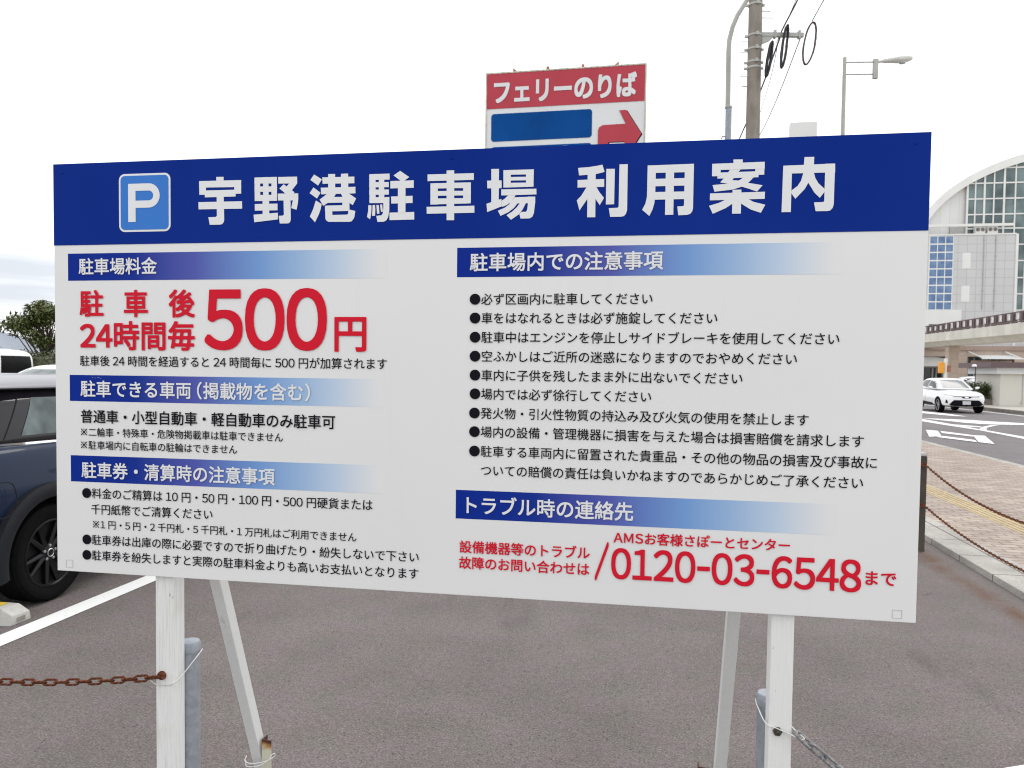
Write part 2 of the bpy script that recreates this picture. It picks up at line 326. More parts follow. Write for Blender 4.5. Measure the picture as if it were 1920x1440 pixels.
# lettering with the built-in font, laid on a vertical face (x right, z up, facing -y)
def text_mesh(body, res=6):
    c = bpy.data.curves.new('lettering', 'FONT'); c.body = body; c.size = 1; c.resolution_u = res; c.fill_mode = 'FRONT'
    o = bpy.data.objects.new('lettering', c); COL.objects.link(o)
    dg = bpy.context.evaluated_depsgraph_get(); me = bpy.data.meshes.new_from_object(o.evaluated_get(dg), depsgraph=dg)
    bpy.data.objects.remove(o); bpy.data.curves.remove(c)
    V = [(v.co.x, v.co.y) for v in me.vertices]; F = [tuple(p.vertices) for p in me.polygons]; bpy.data.meshes.remove(me); return V, F
FULL = {**{chr(48 + i): chr(0xFF10 + i) for i in range(10)}, **{c: chr(ord(c) + 0xFEE0) for c in 'AMS()/'}}
def glyph(ch):
    """outline, advance: digits and capitals come from the full-width set so they match the kana"""
    if ch == ' ': return [], [], .26
    if ch == '-': return [(.05, .31), (.37, .31), (.37, .39), (.05, .39)], [(0, 1, 2, 3)], .42
    if ch == '\u203b':
        v, f = [], []
        for sg in (1, -1):
            k = len(v); a, w = .33, .028; v += [(.5 - a * sg - w, .38 - a + w), (.5 - a * sg + w, .38 - a - w), (.5 + a * sg + w, .38 + a - w), (.5 + a * sg - w, .38 + a + w)]; f.append((k, k + 1, k + 2, k + 3))
            if sg < 0: v[k:] = [(.5 + a - w, .38 - a - w), (.5 + a + w, .38 - a + w), (.5 - a + w, .38 + a + w), (.5 - a - w, .38 + a - w)]
        for dx, dy in ((.3, 0), (-.3, 0), (0, .3), (0, -.3)):
            k = len(v); q = .055; v += [(.5 + dx + q * math.cos(R(45 * i)), .38 + dy + q * math.sin(R(45 * i))) for i in range(8)]; f.append(tuple(range(k, k + 8)))
        return v, f, 1.0
    v, f = text_mesh(FULL.get(ch, ch))
    if ch in FULL:
        x0 = min(p[0] for p in v); x1 = max(p[0] for p in v)
        adv = {'(': .42, ')': .42, '/': x1 - x0, 'A': .72, 'M': .92, 'S': .70}.get(ch, .61)
        return [(p[0] + (adv - x0 - x1) / 2, p[1]) for p in v], f, adv
    k = {'※': 1.55, '●': 1.18}.get(ch)
    if k:
        cx = sum((min(p[0] for p in v), max(p[0] for p in v))) / 2; cy = sum((min(p[1] for p in v), max(p[1] for p in v))) / 2
        return [(.5 + (p[0] - cx) * k, .38 + (p[1] - cy) * k) for p in v], f, 1.0
    return v, f, 1.0
def lettering(name, body, u0, u1, vmid, mat, parent, y, bold=.0, em=None, pitch=None, digits=False, yscale=1.0, h=None):
    """fit between u0 and u1; em given: keep that height and spread the glyphs. Strokes are thickened by
    laying the outline several times a hair's breadth apart."""
    V, F = [], []; ox = 0
    for j, c in enumerate(body):
        v, f, adv = glyph(c)
        if em: ox = j * pitch / em
        k = len(V); V += [(a + ox, b) for a, b in v]; F += [tuple(k + q for q in p) for p in f]; ox += adv
    x0 = min(v[0] for v in V); x1 = max(v[0] for v in V); k = (u1 - u0) / (x1 - x0 + 2 * bold); x0 -= bold
    y0 = min(v[1] for v in V); y1 = max(v[1] for v in V); cy = (y0 + y1) / 2 if digits else .38
    if h: yscale = h / ((y1 - y0 + 2 * bold) * k)
    offs = [(0, 0)]
    if bold > .012: offs += [(a * bold, b * bold) for a in (-1, -.5, 0, .5, 1) for b in (-1, -.5, 0, .5, 1) if max(abs(a), abs(b)) == 1]
    elif bold: offs = [(-bold, -bold), (bold, -bold), (bold, bold), (-bold, bold)]
    W_, G = [], []
    for j, (dx, dy) in enumerate(offs):
        q = len(W_); W_ += [(u0 + (a + dx - x0) * k, y - .00004 * j, vmid + (b + dy - cy) * k * yscale) for a, b in V]; G += [tuple(q + t for t in p) for p in F]
    me = bpy.data.meshes.new(name); me.from_pydata(W_, [], G)
    me.materials.append(mat); o = bpy.data.objects.new(name, me); COL.objects.link(o); o.parent = parent; return o

# ================================================================== SETTING
LOT = R(-10)          # the car park, kerb and road run 10 degrees off the view axis
def lot(name, mb, mat, z=0, **kw):
    o = mb.build(name, mat, **kw); o.rotation_euler = (0, 0, LOT); o.location.z = z; return tag(o, kind='structure')
def sheet(u0, u1, v0, v1, z): return MB().poly([(u0, v0, z), (u1, v0, z), (u1, v1, z), (u0, v1, z)])
lot('ground', sheet(-3000, 3000, -300, 6000, -.45), M['farpave'])
lot('car_park_surface', sheet(-60, 2.47, -12, 60, 0), M['asphalt'])
lot('road', sheet(6.1, 15.9, -25, 140, -.15), M['road'])
k = MB().box(2.47, 2.81, -12, 60, -.3, .05); lot('kerb_strip', k, M['kerb'], bevel=.008)
lot('brick_footway', MB().box(2.81, 5.86, -12, 70, -.3, .047), M['brick'], angle=None)
lot('road_kerb', MB().box(5.86, 6.1, -12, 70, -.3, .03), M['kerb'], bevel=.02)
t_ = MB().box(3.37, 3.62, -12, 60, .046, .051)
for i in range(4): t_.box(3.40 + i * .058, 3.425 + i * .058, -12, 60, .05, .058)
lot('tactile_strip', t_, M['tactile'], angle=None)
lot('far_kerb', MB().box(15.9, 16.2, -25, 140, -.4, 0.0), M['kerbdark'])
lot('far_footway', MB().box(16.2, 80, -25, 160, -.4, .0), M['farpave'], angle=None)
pl = sheet(-3.44, -3.30, -1.0, 7.6, .004); lot('parking_line', pl, M['roadpaint'])
# painted markings on the road (world coordinates)
marks = {
 'B': [(15.42, 28.93), (14.96, 26.47), (14.4, 23.6), (13.89, 20.77), (13.2, 17.5), (12.85, 17.5), (13.43, 20.08), (14.11, 23.07), (14.37, 25.42), (14.68, 27.54), (15.1, 29.4)],
 'A': [(15.65, 29.35), (16.51, 28.9), (17.09, 28.42), (17.3, 27.7), (17.94, 26.85), (18.6, 25), (18.2, 24.5), (17.31, 25.91), (16.4, 26.0), (16.07, 26.2), (15.81, 26.8), (15.8, 27.68)],
 'W': [(14.48, 23.72), (15.01, 24.51), (15.83, 25.4), (16.39, 25.76), (15.54, 24.85), (14.95, 24.15), (14.35, 23.15)],
 'M': [(14.82, 25.76), (15.18, 24.79), (14.89, 24.37), (14.6, 24.87)],
 'C': [(19.2, 37.5), (18.77, 35.23), (18.72, 33.15), (18.32, 30.85), (17.93, 31.34), (17.79, 33.38), (18.1, 37)],
 'b1': [(12.41, 22.96), (12.54, 22.55), (11.6, 20.68), (11.07, 20.31)],
 't': [(12.58, 22.5), (12.66, 21.01), (12.37, 20.53), (12.18, 21.69)],
 'l': [(11.22, 20.30), (11.60, 20.62), (11.75, 19.43), (11.44, 18.81)],
 'b2': [(12.61, 20.95), (12.88, 20.86), (11.56, 18.33), (11.46, 18.79)]}
rm = MB()
for i, (k, p) in enumerate(marks.items()): rm.poly([(x, y, -.146 + .0012 * i) for x, y in p])
tag(rm.build('road_marking', M['roadpaint']), kind='structure')
lot('edge_line', sheet(15.3, 15.45, -25, 140, -.145), M['roadpaint'])
# hills far behind the van
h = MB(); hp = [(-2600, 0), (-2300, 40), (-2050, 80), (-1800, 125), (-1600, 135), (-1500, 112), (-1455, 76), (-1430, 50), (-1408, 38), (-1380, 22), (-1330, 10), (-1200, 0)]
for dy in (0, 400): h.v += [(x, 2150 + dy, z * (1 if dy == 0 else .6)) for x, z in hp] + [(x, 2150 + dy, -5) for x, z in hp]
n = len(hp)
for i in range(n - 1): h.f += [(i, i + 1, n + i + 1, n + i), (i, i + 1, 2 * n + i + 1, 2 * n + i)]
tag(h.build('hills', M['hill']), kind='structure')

# ================================================================== NOTICE BOARD
BX = Vector((-1.35178, 2.27369, 0)); BZ = .85869; BW, BH = 2.390, 1.2; PS = .16654851
nb = thing('notice_board', 'large white and blue car park rules board on two square white posts with slanting braces', 'notice board', BX, -PS)
MB().box(0, BW, .0, .012, BZ, BZ + BH).build('board_panel', M['board'], nb, bevel=.0015)
MB().box(0, BW, -.0012, -.0002, BZ + .9640, BZ + BH).build('title_band', M['navy'], nb)
for i, (u0, u1, v0, v1) in enumerate([(.0450, 1.0195, .8605, .9395), (.0472, 1.0175, .5077, .5846), (.0482, 1.0190, .2692, .3470), (1.2170, 2.1950, .8609, .9393), (1.2195, 2.1965, .2097, .2878)]):
    MB().poly([(u0, -.0004, BZ + v0), (u1, -.0004, BZ + v0), (u1, -.0004, BZ + v1), (u0, -.0004, BZ + v1)]).build('heading_bar', M['fade'], nb, recalc=False, angle=None)
for u, v in ((.03, 1.175), (2.355, 1.175), (1.2, 1.178)): MB().lathe([(.004, -.0012), (.0036, -.0026), (.001, -.003)], 'y', (u, 0, BZ + v), 14).build('screw_head', M['navy'], nb)
def rrect(u0, u1, v0, v1, r, n=6):
    p = []
    for cx, cy, a in ((u1 - r, v1 - r, 0), (u0 + r, v1 - r, 90), (u0 + r, v0 + r, 180), (u1 - r, v0 + r, 270)):
        p += [(cx + r * math.cos(R(a + 90 * k / n)), cy + r * math.sin(R(a + 90 * k / n))) for k in range(n + 1)]
    return p
ps = MB().prism([(u, -.0012, BZ + v) for u, v in rrect(.2138, .3765, .9990, 1.1645, .018)], (0, -.0008, 0)).build('parking_symbol', M['letter_white'], nb)
MB().prism([(u, -.0021, BZ + v) for u, v in rrect(.2195, .3708, 1.0047, 1.1588, .013)], (0, -.0006, 0)).build('blue_square', M['pblue'], ps)
pu, pv, pw, ph, st = .2440, 1.0268, .1000, .1090, .0235     # the letter P: stem, bowl with a counter
def bowl(r_out, x0, cx, cyc, n=12):
    return [(cx + r_out * math.cos(R(90 - 180 * k / n)), cyc + r_out * math.sin(R(90 - 180 * k / n))) for k in range(n + 1)]
ro = .0345; cyc = pv + ph - ro; cxb = pu + pw - ro; ri = ro - .0205
outer = [(pu, pv + ph)] + bowl(ro, pu, cxb, cyc) + [(pu + st, cyc - ro)]
inner = [(pu + st, cyc + ri)] + bowl(ri, pu, cxb, cyc) + [(pu + st, cyc - ri)]
pm = MB(); ring_o = [(pu + st, pv + ph)] + bowl(ro, pu, cxb, cyc) + [(pu + st, cyc - ro)]
vs = [(u, -.0034, BZ + v) for u, v in ring_o] + [(u, -.0034, BZ + v) for u, v in inner]; n = len(ring_o)
pm.add(vs, [(i, i + 1, n + i + 1, n + i) for i in range(n - 1)]); pm.poly([(pu, -.0034, BZ + pv), (pu + st, -.0034, BZ + pv), (pu + st, -.0034, BZ + pv + ph), (pu, -.0034, BZ + pv + ph)])
pm.build('letter', M['letter_white'], ps, recalc=False, angle=None)
TITLE_STROKES = [   # outlines of the strokes of the ten title characters, tenths of a millimetre on the panel
'5185 11479 5409 11474 5408 11373 5185 11376|4659 11376 5941 11370 5941 11176 4658 11195|4659 11376 4871 11372 4870 10990 4665 10992|5733 11370 5941 11370 5941 10991 5732 10992|4833 11109 5773 11106 5773 10917 4835 10916|5197 10963 5410 10957 5426 10286 5413 10211 5365 10156 5297 10142 4984 10143 4940 10356 5168 10360 5202 10390|4636 10787 5968 10780 5971 10574 4640 10584',
'6343 11426 7014 11424 7014 11247 6343 11260|6343 11426 6513 11426 6517 10775 6352 10775|6601 11430 6763 11428 6769 10768 6603 10769|6851 11427 7014 11424 7017 10769 6853 10770|6346 11177 7017 11163 7017 11014 6346 11032|6350 10943 7017 10930 7017 10766 6352 10773|6587 10779 6783 10774 6787 10405 6590 10397|6352 10692 7031 10688 7035 10504 6356 10507|6316 10397 7044 10436 7048 10252 6339 10187|7047 11420 7609 11415 7613 11230 7469 11057 7331 10932 7226 10984 7311 11165 7377 11234 7054 11239|7087 11104 7212 11217 7535 10988 7410 10869 7259 10968|7038 10964 7644 10954 7644 10765 7044 10774|7489 10781 7644 10802 7634 10692 7595 10504 7437 10556|7210 10788 7417 10783 7424 10244 7411 10183 7365 10141 7306 10136 7101 10138 7068 10350 7187 10354 7220 10384',
'8108 11458 8336 11318 8226 11152 8002 11310|8090 11104 8298 10955 8195 10798 7979 10952|8162 10746 8331 10645 8299 10494 8248 10361 8138 10150 7987 10312 8078 10499|8349 11372 9274 11365 9275 11185 8356 11196|8519 11456 8720 11454 8725 10896 8521 10901|8890 11453 9095 11453 9103 10886 8894 10891|8304 11091 9307 11088 9308 10911 8317 10909|8479 10908 8744 10913 8693 10824 8532 10683 8377 10595 8272 10768|8892 10909 9123 10909 9328 10772 9233 10593 9059 10706 8937 10824|8570 10829 9136 10822 9136 10668 8506 10671|8931 10818 9136 10813 9140 10438 8932 10443|8429 10598 9137 10601 9137 10438 8429 10442|8429 10598 8635 10601 8643 10340 9074 10341 9099 10373 9105 10481 9304 10435 9279 10266 9241 10201 9190 10153 9126 10143 8533 10155 8475 10186 8440 10248',
'9700 11416 9877 11417 9887 10635 9710 10636|9700 11416 10274 11417 10277 11255 9700 11260|9971 11414 10123 11412 10130 10632 9976 10635|9701 11203 10256 11190 10257 11053 9701 11062|9702 11000 10257 10990 10258 10853 9703 10858|9707 10794 10275 10786 10272 10628 9710 10636|10104 10788 10275 10786 10273 10425 10243 10246 10193 10163 10118 10126 9941 10124 9905 10289 10054 10298 10091 10357 10105 10500|9679 10583 9767 10577 9765 10388 9731 10196 9642 10265 9673 10414|9799 10580 9869 10582 9878 10458 9870 10292 9782 10292 9797 10436|9907 10577 9976 10581 9997 10347 9927 10343|10012 10587 10071 10591 10091 10399 10038 10392|10574 11479 10831 11305 10694 11213 10594 11210 10387 11363|10300 11215 10956 11215 10957 11016 10301 11016|10514 11040 10727 11034 10731 10355 10519 10359|10321 10800 10925 10803 10927 10612 10329 10609|10278 10367 10974 10371 10976 10168 10281 10165',
'11338 11360 12609 11357 12611 11181 11340 11183|11421 11121 11624 11122 11632 10554 11425 10555|12321 11119 12531 11117 12533 10562 12326 10561|11421 11121 12531 11117 12532 10970 11422 10982|11422 10914 12533 10896 12534 10775 11423 10790|11424 10716 12535 10703 12533 10562 11425 10559|11866 11450 12074 11448 12084 10126 11876 10131|11321 10498 12634 10498 12636 10312 11325 10314',
'13082 11450 13290 11447 13292 10543 13092 10548|12974 11147 13363 11142 13366 10940 12979 10945|12962 10540 13088 10577 13363 10658 13377 10465 12983 10322|13408 11408 13605 11408 13610 10952 13413 10954|14012 11407 14218 11406 14215 10955 14017 10953|13408 11408 14218 11406 14220 11276 13409 11288|13410 11228 14217 11218 14218 11125 13411 11135|13412 11077 14217 11065 14215 10955 13413 10954|13356 10909 14294 10901 14296 10753 13358 10749|13541 10749 13738 10744 13703 10685 13609 10571 13502 10492 13383 10448 13369 10611 13464 10673|13720 10693 14265 10696 14267 10529 13573 10531 13668 10639|14070 10701 14265 10696 14262 10508 14235 10265 14195 10173 14125 10131 13882 10131 13851 10251 13897 10305 14028 10307 14057 10362 14071 10490|13609 10541 13800 10540 13706 10417 13552 10304 13344 10215 13271 10351 13455 10423|13865 10543 14025 10543 13932 10365 13839 10245 13626 10106 13505 10229 13648 10313 13765 10415',
'15381 11406 15646 11418 15876 11445 16007 11469 16067 11283 15833 11230 15407 11212|15630 11379 15837 11372 15845 10127 15634 10129|15371 11095 16059 11101 16062 10901 15374 10900|15608 10905 15736 10862 15715 10736 15625 10590 15433 10308 15359 10571 15473 10686|15747 10896 15859 10904 15944 10765 16061 10616 15955 10433 15843 10596 15738 10736|16109 11358 16328 11354 16324 10447 16113 10447|16444 11461 16655 11463 16659 10291 16632 10201 16582 10140 16503 10124 16229 10127 16189 10350 16413 10356 16441 10388',
'17160 11410 17371 11408 17363 10603 17344 10445 17302 10288 17224 10129 17041 10288 17119 10439 17155 10608 17159 10834|17160 11410 18315 11417 18317 11210 17163 11218|17618 11406 17827 11399 17827 10147 17620 10146|17158 11066 18311 11065 18313 10875 17158 10879|17159 10733 18316 10726 18314 10536 17162 10538|18093 11413 18315 11417 18314 10299 18298 10226 18250 10160 18162 10134 17952 10130 17922 10353 18069 10357 18089 10377',
'19282 11491 19507 11487 19509 11400 19284 11402|18765 11399 20039 11410 20043 11238 18768 11241|18765 11399 18975 11401 18979 11085 18766 11089|19814 11412 20039 11410 20036 11091 19819 11095|18898 11176 19898 11181 19898 11033 18901 11028|19207 11244 19466 11247 19314 11041 19261 10979 19424 10963 19663 10898 19857 10860 20002 10831 19872 10677 19666 10755 19492 10812 19155 10896 18971 10929 19054 11027|19530 11035 19799 11049 19673 10920 19492 10806 19277 10743 18837 10701 18785 10868 19155 10896 19424 10963|19277 10737 19494 10737 19491 10138 19277 10141|18727 10660 20063 10669 20060 10492 18727 10487|19109 10492 19348 10486 19285 10393 19113 10280 18805 10148 18710 10351 18947 10418|19456 10494 19672 10491 19802 10419 20078 10346 19975 10148 19731 10233 19491 10388 19413 10451',
'20985 11494 21214 11491 21212 11159 21168 11008 21090 10858 21008 10707 20792 10474 20694 10611 20697 10683 20837 10788 20918 10917 20966 11102|21080 11185 21216 11105 21253 10973 21330 10840 21485 10694 21486 10634 21370 10484 21241 10613 21093 10858|20486 11297 20696 11301 20692 10150 20471 10152|20486 11297 21708 11312 21714 11098 20491 11100|21479 11314 21708 11312 21701 10318 21679 10232 21623 10168 21556 10155 21279 10157 21237 10375 21456 10379 21476 10405',
]
for body_ in (TITLE_STROKES[:6], TITLE_STROKES[6:]):
    mb = MB(); j = 0
    for chs in body_:
        for p in chs.split('|'):
            q = list(map(int, p.split())); mb.poly([(a / 1e4, -.0022 - .00003 * (j % 16), BZ + b / 1e4) for a, b in zip(q[::2], q[1::2])]); j += 1
    mb.build('title_lettering', M['letter_white'], nb, recalc=False, angle=None)
LINES = [
('駐車場料金', 0.0818, 0.3330, 0.9011, 'head'),
('駐', 0.0832, 0.1615, 0.7939, 'red'), ('車', 0.2270, 0.3037, 0.7935, 'red'), ('後', 0.3695, 0.4512, 0.7931, 'red'),
('24時間毎', 0.0840, 0.4508, 0.7004, 'red'), ('500', 0.4808, 0.8494, 0.7476, 'big'), ('円', 0.8712, 0.9639, 0.7104, 'red'),
('駐車後 24 時間を経過すると 24 時間毎に 500 円が加算されます', 0.0832, 1.0232, 0.6266, 'body'),
('駐車できる車両 (掲載物を含む)', 0.0842, 0.8004, 0.5446, 'head'),
('普通車・小型自動車・軽自動車のみ駐車可', 0.0842, 0.8744, 0.4635, 'med'),
('※二輪車・特殊車・危険物掲載車は駐車できません', 0.0838, 0.7195, 0.4171, 'body'),
('※駐車場内に自転車の駐輪はできません', 0.0834, 0.5803, 0.3789, 'body'),
('駐車券・清算時の注意事項', 0.0853, 0.6955, 0.3048, 'head'),
('●料金のご精算は 10 円・50 円・100 円・500 円硬貨または', 0.0864, 0.9841, 0.2365, 'body'),
('千円紙幣でご清算ください', 0.1159, 0.5040, 0.1897, 'body'),
('※1 円・5 円・2 千円札・5 千円札・1 万円札はご利用できません', 0.1208, 0.9381, 0.1448, 'body'),
('●駐車券は出庫の際に必要ですので折り曲げたり・紛失しないで下さい', 0.0859, 1.1172, 0.0984, 'body'),
('●駐車券を紛失しますと実際の駐車料金よりも高いお支払いとなります', 0.0855, 1.1168, 0.0524, 'body'),
('●必ず区画内に駐車してください', 1.2531, 1.7346, 0.8019, 'body'),
('●車をはなれるときは必ず施錠してください', 1.2536, 1.8976, 0.7518, 'body'),
('●駐車中はエンジンを停止しサイドブレーキを使用してください', 1.2541, 2.1923, 0.7007, 'body'),
('●空ふかしはご近所の迷惑になりますのでおやめください', 1.2546, 2.0930, 0.6499, 'body'),
('●車内に子供を残したまま外に出ないでください', 1.2551, 1.9625, 0.5992, 'body'),
('●場内では必ず徐行してください', 1.2556, 1.7358, 0.5490, 'body'),
('●発火物・引火性物質の持込み及び火気の使用を禁止します', 1.2547, 2.1247, 0.4974, 'body'),
('●場内の設備・管理機器に損害を与えた場合は損害賠償を請求します', 1.2552, 2.2564, 0.4472, 'body'),
('●駐車する車両内に留置された貴重品・その他の物品の損害及び事故に', 1.2557, 2.2883, 0.3949, 'body'),
('ついての賠償の責任は負いかねますのであらかじめご了承ください', 1.2886, 2.2573, 0.3436, 'body'),
('駐車場内での注意事項', 1.2528, 1.7597, 0.9000, 'head'), ('トラブル時の連絡先', 1.2498, 1.6954, 0.2480, 'head'),
('AMSお客様さぽーとセンター', 1.6456, 2.0877, 0.1788, 'redm'), ('設備機器等のトラブル', 1.2316, 1.5840, 0.1340, 'redm'),
('故障のお問い合わせは', 1.2306, 1.5833, 0.0905, 'redm'), ('/', 1.5979, 1.6333, 0.1138, 'slash'),
('0120-03-6548', 1.6404, 2.2593, 0.1100, 'num'), ('まで', 2.2695, 2.3409, 0.1073, 'redm')]
STY = {'title': ('title_lettering', 'letter_white', .027), 'head': ('heading_lettering', 'letter_white', .016), 'red': ('fee_lettering', 'red', .022), 'big': ('fee_amount', 'red', .019),
       'body': ('text_line', 'ink', .006), 'med': ('text_line', 'ink', .013), 'redm': ('contact_lettering', 'red', .016), 'slash': ('contact_lettering', 'red', .04), 'num': ('phone_number', 'red', .016)}
for body, u0, u1, v, kd in LINES:
    nm, mt, bold = STY[kd]; kw = {}
    if kd == 'title': kw = dict(em=.1455, pitch=(u1 - u0 - .135) / (len(body) - 1))
    if kd in ('big', 'num', 'slash'): kw = dict(digits=True)
    if kd == 'big': kw['h'] = .174
    if kd == 'num': kw['h'] = .083
    if kd == 'slash': kw['h'] = .104
    lettering(nm, body, u0, u1, BZ + v, M[mt], nb, -.0022, bold, **kw)
for u0, u1, v0, v1 in ((.029, .0525, .0112, .0345), (2.334, 2.3575, .009, .0308)):
    q = MB(); w = .0016
    for a in ((u0, u1, v0, v0 + w), (u0, u1, v1 - w, v1), (u0, u0 + w, v0 + w, v1 - w), (u1 - w, u1, v0 + w, v1 - w)): q.box(a[0], a[1], -.0008, -.0001, BZ + a[2], BZ + a[3])
    q.build('corner_sticker', plain('sticker_edge', (.56, .56, .56), .4), nb)
for su, sv, sw, sh in ((.124, .5772, .005, .0016), (.133, .5764, .004, .0013), (.143, .5778, .007, .002), (.150, .5752, .004, .0012)):
    MB().poly([(su + sw * a + rnd.uniform(-.001, .001), -.0016, BZ + sv + sh * b) for a, b in ((-.5, -.2), (-.1, -.6), (.5, .1), (.2, .6), (-.2, .3))]).build('scratch', plain('scuffed_print', (.30, .31, .42), .6), nb, recalc=False)
PT, PB = .057, .014
M['post2'] = mk_whitepost('smooth_white_post', .18, .5, .12)
for u, pm_ in ((.312, 'post'), (2.0495, 'post2')): MB().box(u, u + PT, PB, PB + PT, 0.0, BZ + BH - .06).build('post', M[pm_], nb, bevel=.003)
for z in (BZ + .12, BZ + 1.02): MB().box(.15, 2.25, PB + PT, PB + PT + .03, z, z + .045).build('cross_rail', M['brace'], nb, bevel=.002)
def brace(u, y0, z0, y1, z1, w=.036, t=.042):
    a = Vector((u, y0, z0)); b = Vector((u, y1, z1)); d = (b - a).normalized(); nrm = Vector((1, 0, 0)).cross(d)
    ps_ = [a + Vector((sx * w / 2, 0, 0)) + nrm * (sy * t / 2) for sx, sy in ((-1, -1), (1, -1), (1, 1), (-1, 1))]
    return MB().prism(ps_, b - a)
brace(.391, .105, 1.10, .515, .02).build('brace', M['brace'], nb, bevel=.002)
brace(1.985, .112, 1.13, .592, .02).build('brace', M['brace'], nb, bevel=.002)
def stake(label, u, y, top, leg=.036):
    o = MB(); t = .004
    o.prism([(u, y, -.1), (u + leg, y - .004, -.1), (u + leg, y, -.1), (u + t, y + t, -.1), (u + t, y + leg, -.1), (u, y + leg, -.1)], (0, 0, top + .1))
    q = o.build('angle_stake', M['stake'], angle=None); place(q, BX, -PS); return tag(q, label, 'stake', 'angle iron stakes tied to the braces')
stake('rusty topped white angle iron stake wired to the left brace', .417, .455, .165)
stake('orange rusty angle iron stake tip beside the foot of the right brace', 1.915, .50, .192)
def wire(name, label, pts, r=.0016):
    q = MB().tube(spline(pts, 6), r, 6).build(name, M['wire']); place(q, BX, -PS); return tag(q, label, 'wire', 'white tie wires on the board frame')
wire('tie_wire', 'thin white wire loop binding the left post to its grey pipe', [(.306, -.004, .552), (.318, .006, .536), (.345, .011, .535), (.368, .012, .541), (.379, .045, .556), (.398, .075, .590), (.402, .105, .607), (.385, .138, .60)])
wire('tie_wire', 'thin white wire from the right grey pipe across the right post to the zinc chain', [(2.055, .142, .592), (2.032, .115, .590), (2.033, .078, .580), (2.044, .022, .566), (2.07, .008, .561), (2.10, .008, .550), (2.122, .0, .543), (2.135, .0, .545), (2.118, .012, .556), (2.105, .04, .562)])
wire('tie_wire', 'white wire wound twice around the left brace and its stake', [(.362, .45, .105), (.37, .425, .098), (.40, .42, .095), (.44, .435, .099), (.458, .455, .104), (.465, .46, .117), (.458, .45, .118), (.45, .44, .103), (.42, .425, .086), (.38, .42, .083), (.365, .44, .092)])
def pipe(label, u, y, top):
    r = .0305; q = MB().lathe([(r, -.1), (r, top - .03), (r + .0025, top - .03), (r + .0025, top - .008), (r - .002, top), (.001, top + .002)], 'z', (u, y, 0), 28)
    o = q.build('chain_post', M['galv']); place(o, BX, -PS); return tag(o, label, 'post', 'grey pipes behind the board posts')
pipe('grey galvanised pipe standing behind the left board post', .361, .108, .634)
pipe('grey galvanised pipe standing behind the right board post', 2.064, .108, .612)
pipe('grey chain pipe standing to the right outside the view', 3.46, .04, .60)
pipe('grey chain pipe standing to the left outside the view', -1.36, .04, .66)
bl = MB(); bl.lathe([(.012, 0), (.012, -.005), (.0105, -.007)], 'y', (2.071, .0138, .552), 6); bl.lathe([(.0055, -.006), (.0055, -.014), (.004, -.015)], 'y', (2.071, .0138, .552), 12)
bl.build('bolt', M['bolt'], nb)
bl = MB().lathe([(.013, 0), (.013, -.006), (.009, -.012)], 'y', (.333, .0138, .562), 18); bl.build('bolt', M['rust'], nb)
# ---- chains
def link_mesh(name, Ln, Wd, r, mat, n=8, seg=8):
    h = Ln / 2 - Wd / 2; rr = Wd / 2 - r; P = []
    for sgn, a0 in ((1, -90), (-1, 90)):
        P += [Vector((sgn * h + rr * math.cos(R(a0 + 180 * k / seg)), rr * math.sin(R(a0 + 180 * k / seg)), 0)) for k in range(seg + 1)]
    return MB().tube(P, r, n, closed=True).mesh(name, mat)
def orient(t, roll):
    t = t.normalized(); up = Vector((0, 0, 1)); y = up.cross(t).normalized(); z = t.cross(y)
    y2 = y * math.cos(roll) + z * math.sin(roll); z2 = t.cross(y2)
    return Matrix((t, y2, z2)).transposed().to_4x4()
def along(pts, step):
    pts = [Vector(p) for p in pts]; out = [pts[0]]; acc = 0
    for a, b in zip(pts, pts[1:]):
        d = (b - a).length; t = step - acc
        while t <= d: out.append(a + (b - a) * (t / d)); t += step
        acc = (acc + d) % step if d + acc >= step else acc + d
    return out
def sag(a, b, dip, n=60):
    a, b = Vector(a), Vector(b); return [a.lerp(b, i / n) - Vector((0, 0, 4 * dip * (i / n) * (1 - i / n))) for i in range(n + 1)]
def chain(name, label, pts, mat, Ln=.047, Wd=.0215, r=.0031, roll0=.75):
    root = thing(name, label, 'chain', BX, -PS); me = link_mesh('link', Ln, Wd, r, mat); pitch = Ln - 4 * r
    P = along(pts, pitch)
    for i, (a, b) in enumerate(zip(P, P[1:])):
        o = bpy.data.objects.new('link', me); COL.objects.link(o); o.parent = root
        mw = orient(b - a, roll0 + (math.pi / 2 if i % 2 else 0) + rnd.uniform(-.1, .1)); mw.translation = (a + b) / 2; o.matrix_local = mw
    return root
chain('rusty_chain', 'rusty brown chain hanging from the left board post towards the left edge', sag((.332, -.004, .563), (-1.35, -.004, .60), .078), M['rust'], Ln=.0515, Wd=.0225, r=.0034, roll0=.55)
chain('zinc_chain', 'dull grey zinc chain hanging from the wire on the right board post', sag((2.118, .0, .555), (3.45, .01, .50), .27), M['zinc'], Ln=.058, Wd=.027, r=.004, roll0=.5)
# ---- drain grating at the lower right corner
gr = thing('drain_grating', 'white framed slotted grating at the lower right corner of the car park', 'grating', (1.742, 2.79, -.012), R(15.7))
MB().box(-.3, .7, -.022, 0, 0, .02).build('frame', M['board'], gr, bevel=.002)
f = MB()
for i in range(40): f.box(-.3 + i * .025, -.289 + i * .025, -.2, -.022, 0.0, .014)
f.build('slats', M['letter_white'], gr); MB().box(-.3, .7, -.2, -.022, 0.001, .004).build('pit', M['ink'], gr)

# ================================================================== WHEEL STOP
ws = thing('wheel_stop', 'white concrete wheel stop block behind the rear wheel of the navy car', 'wheel stop', (0, 0, 0), LOT)
q = MB().prism([(-4.12, 3.70, 0), (-4.12, 3.87, 0), (-4.12, 3.85, .09), (-4.12, 3.72, .095)], (.55, 0, 0))
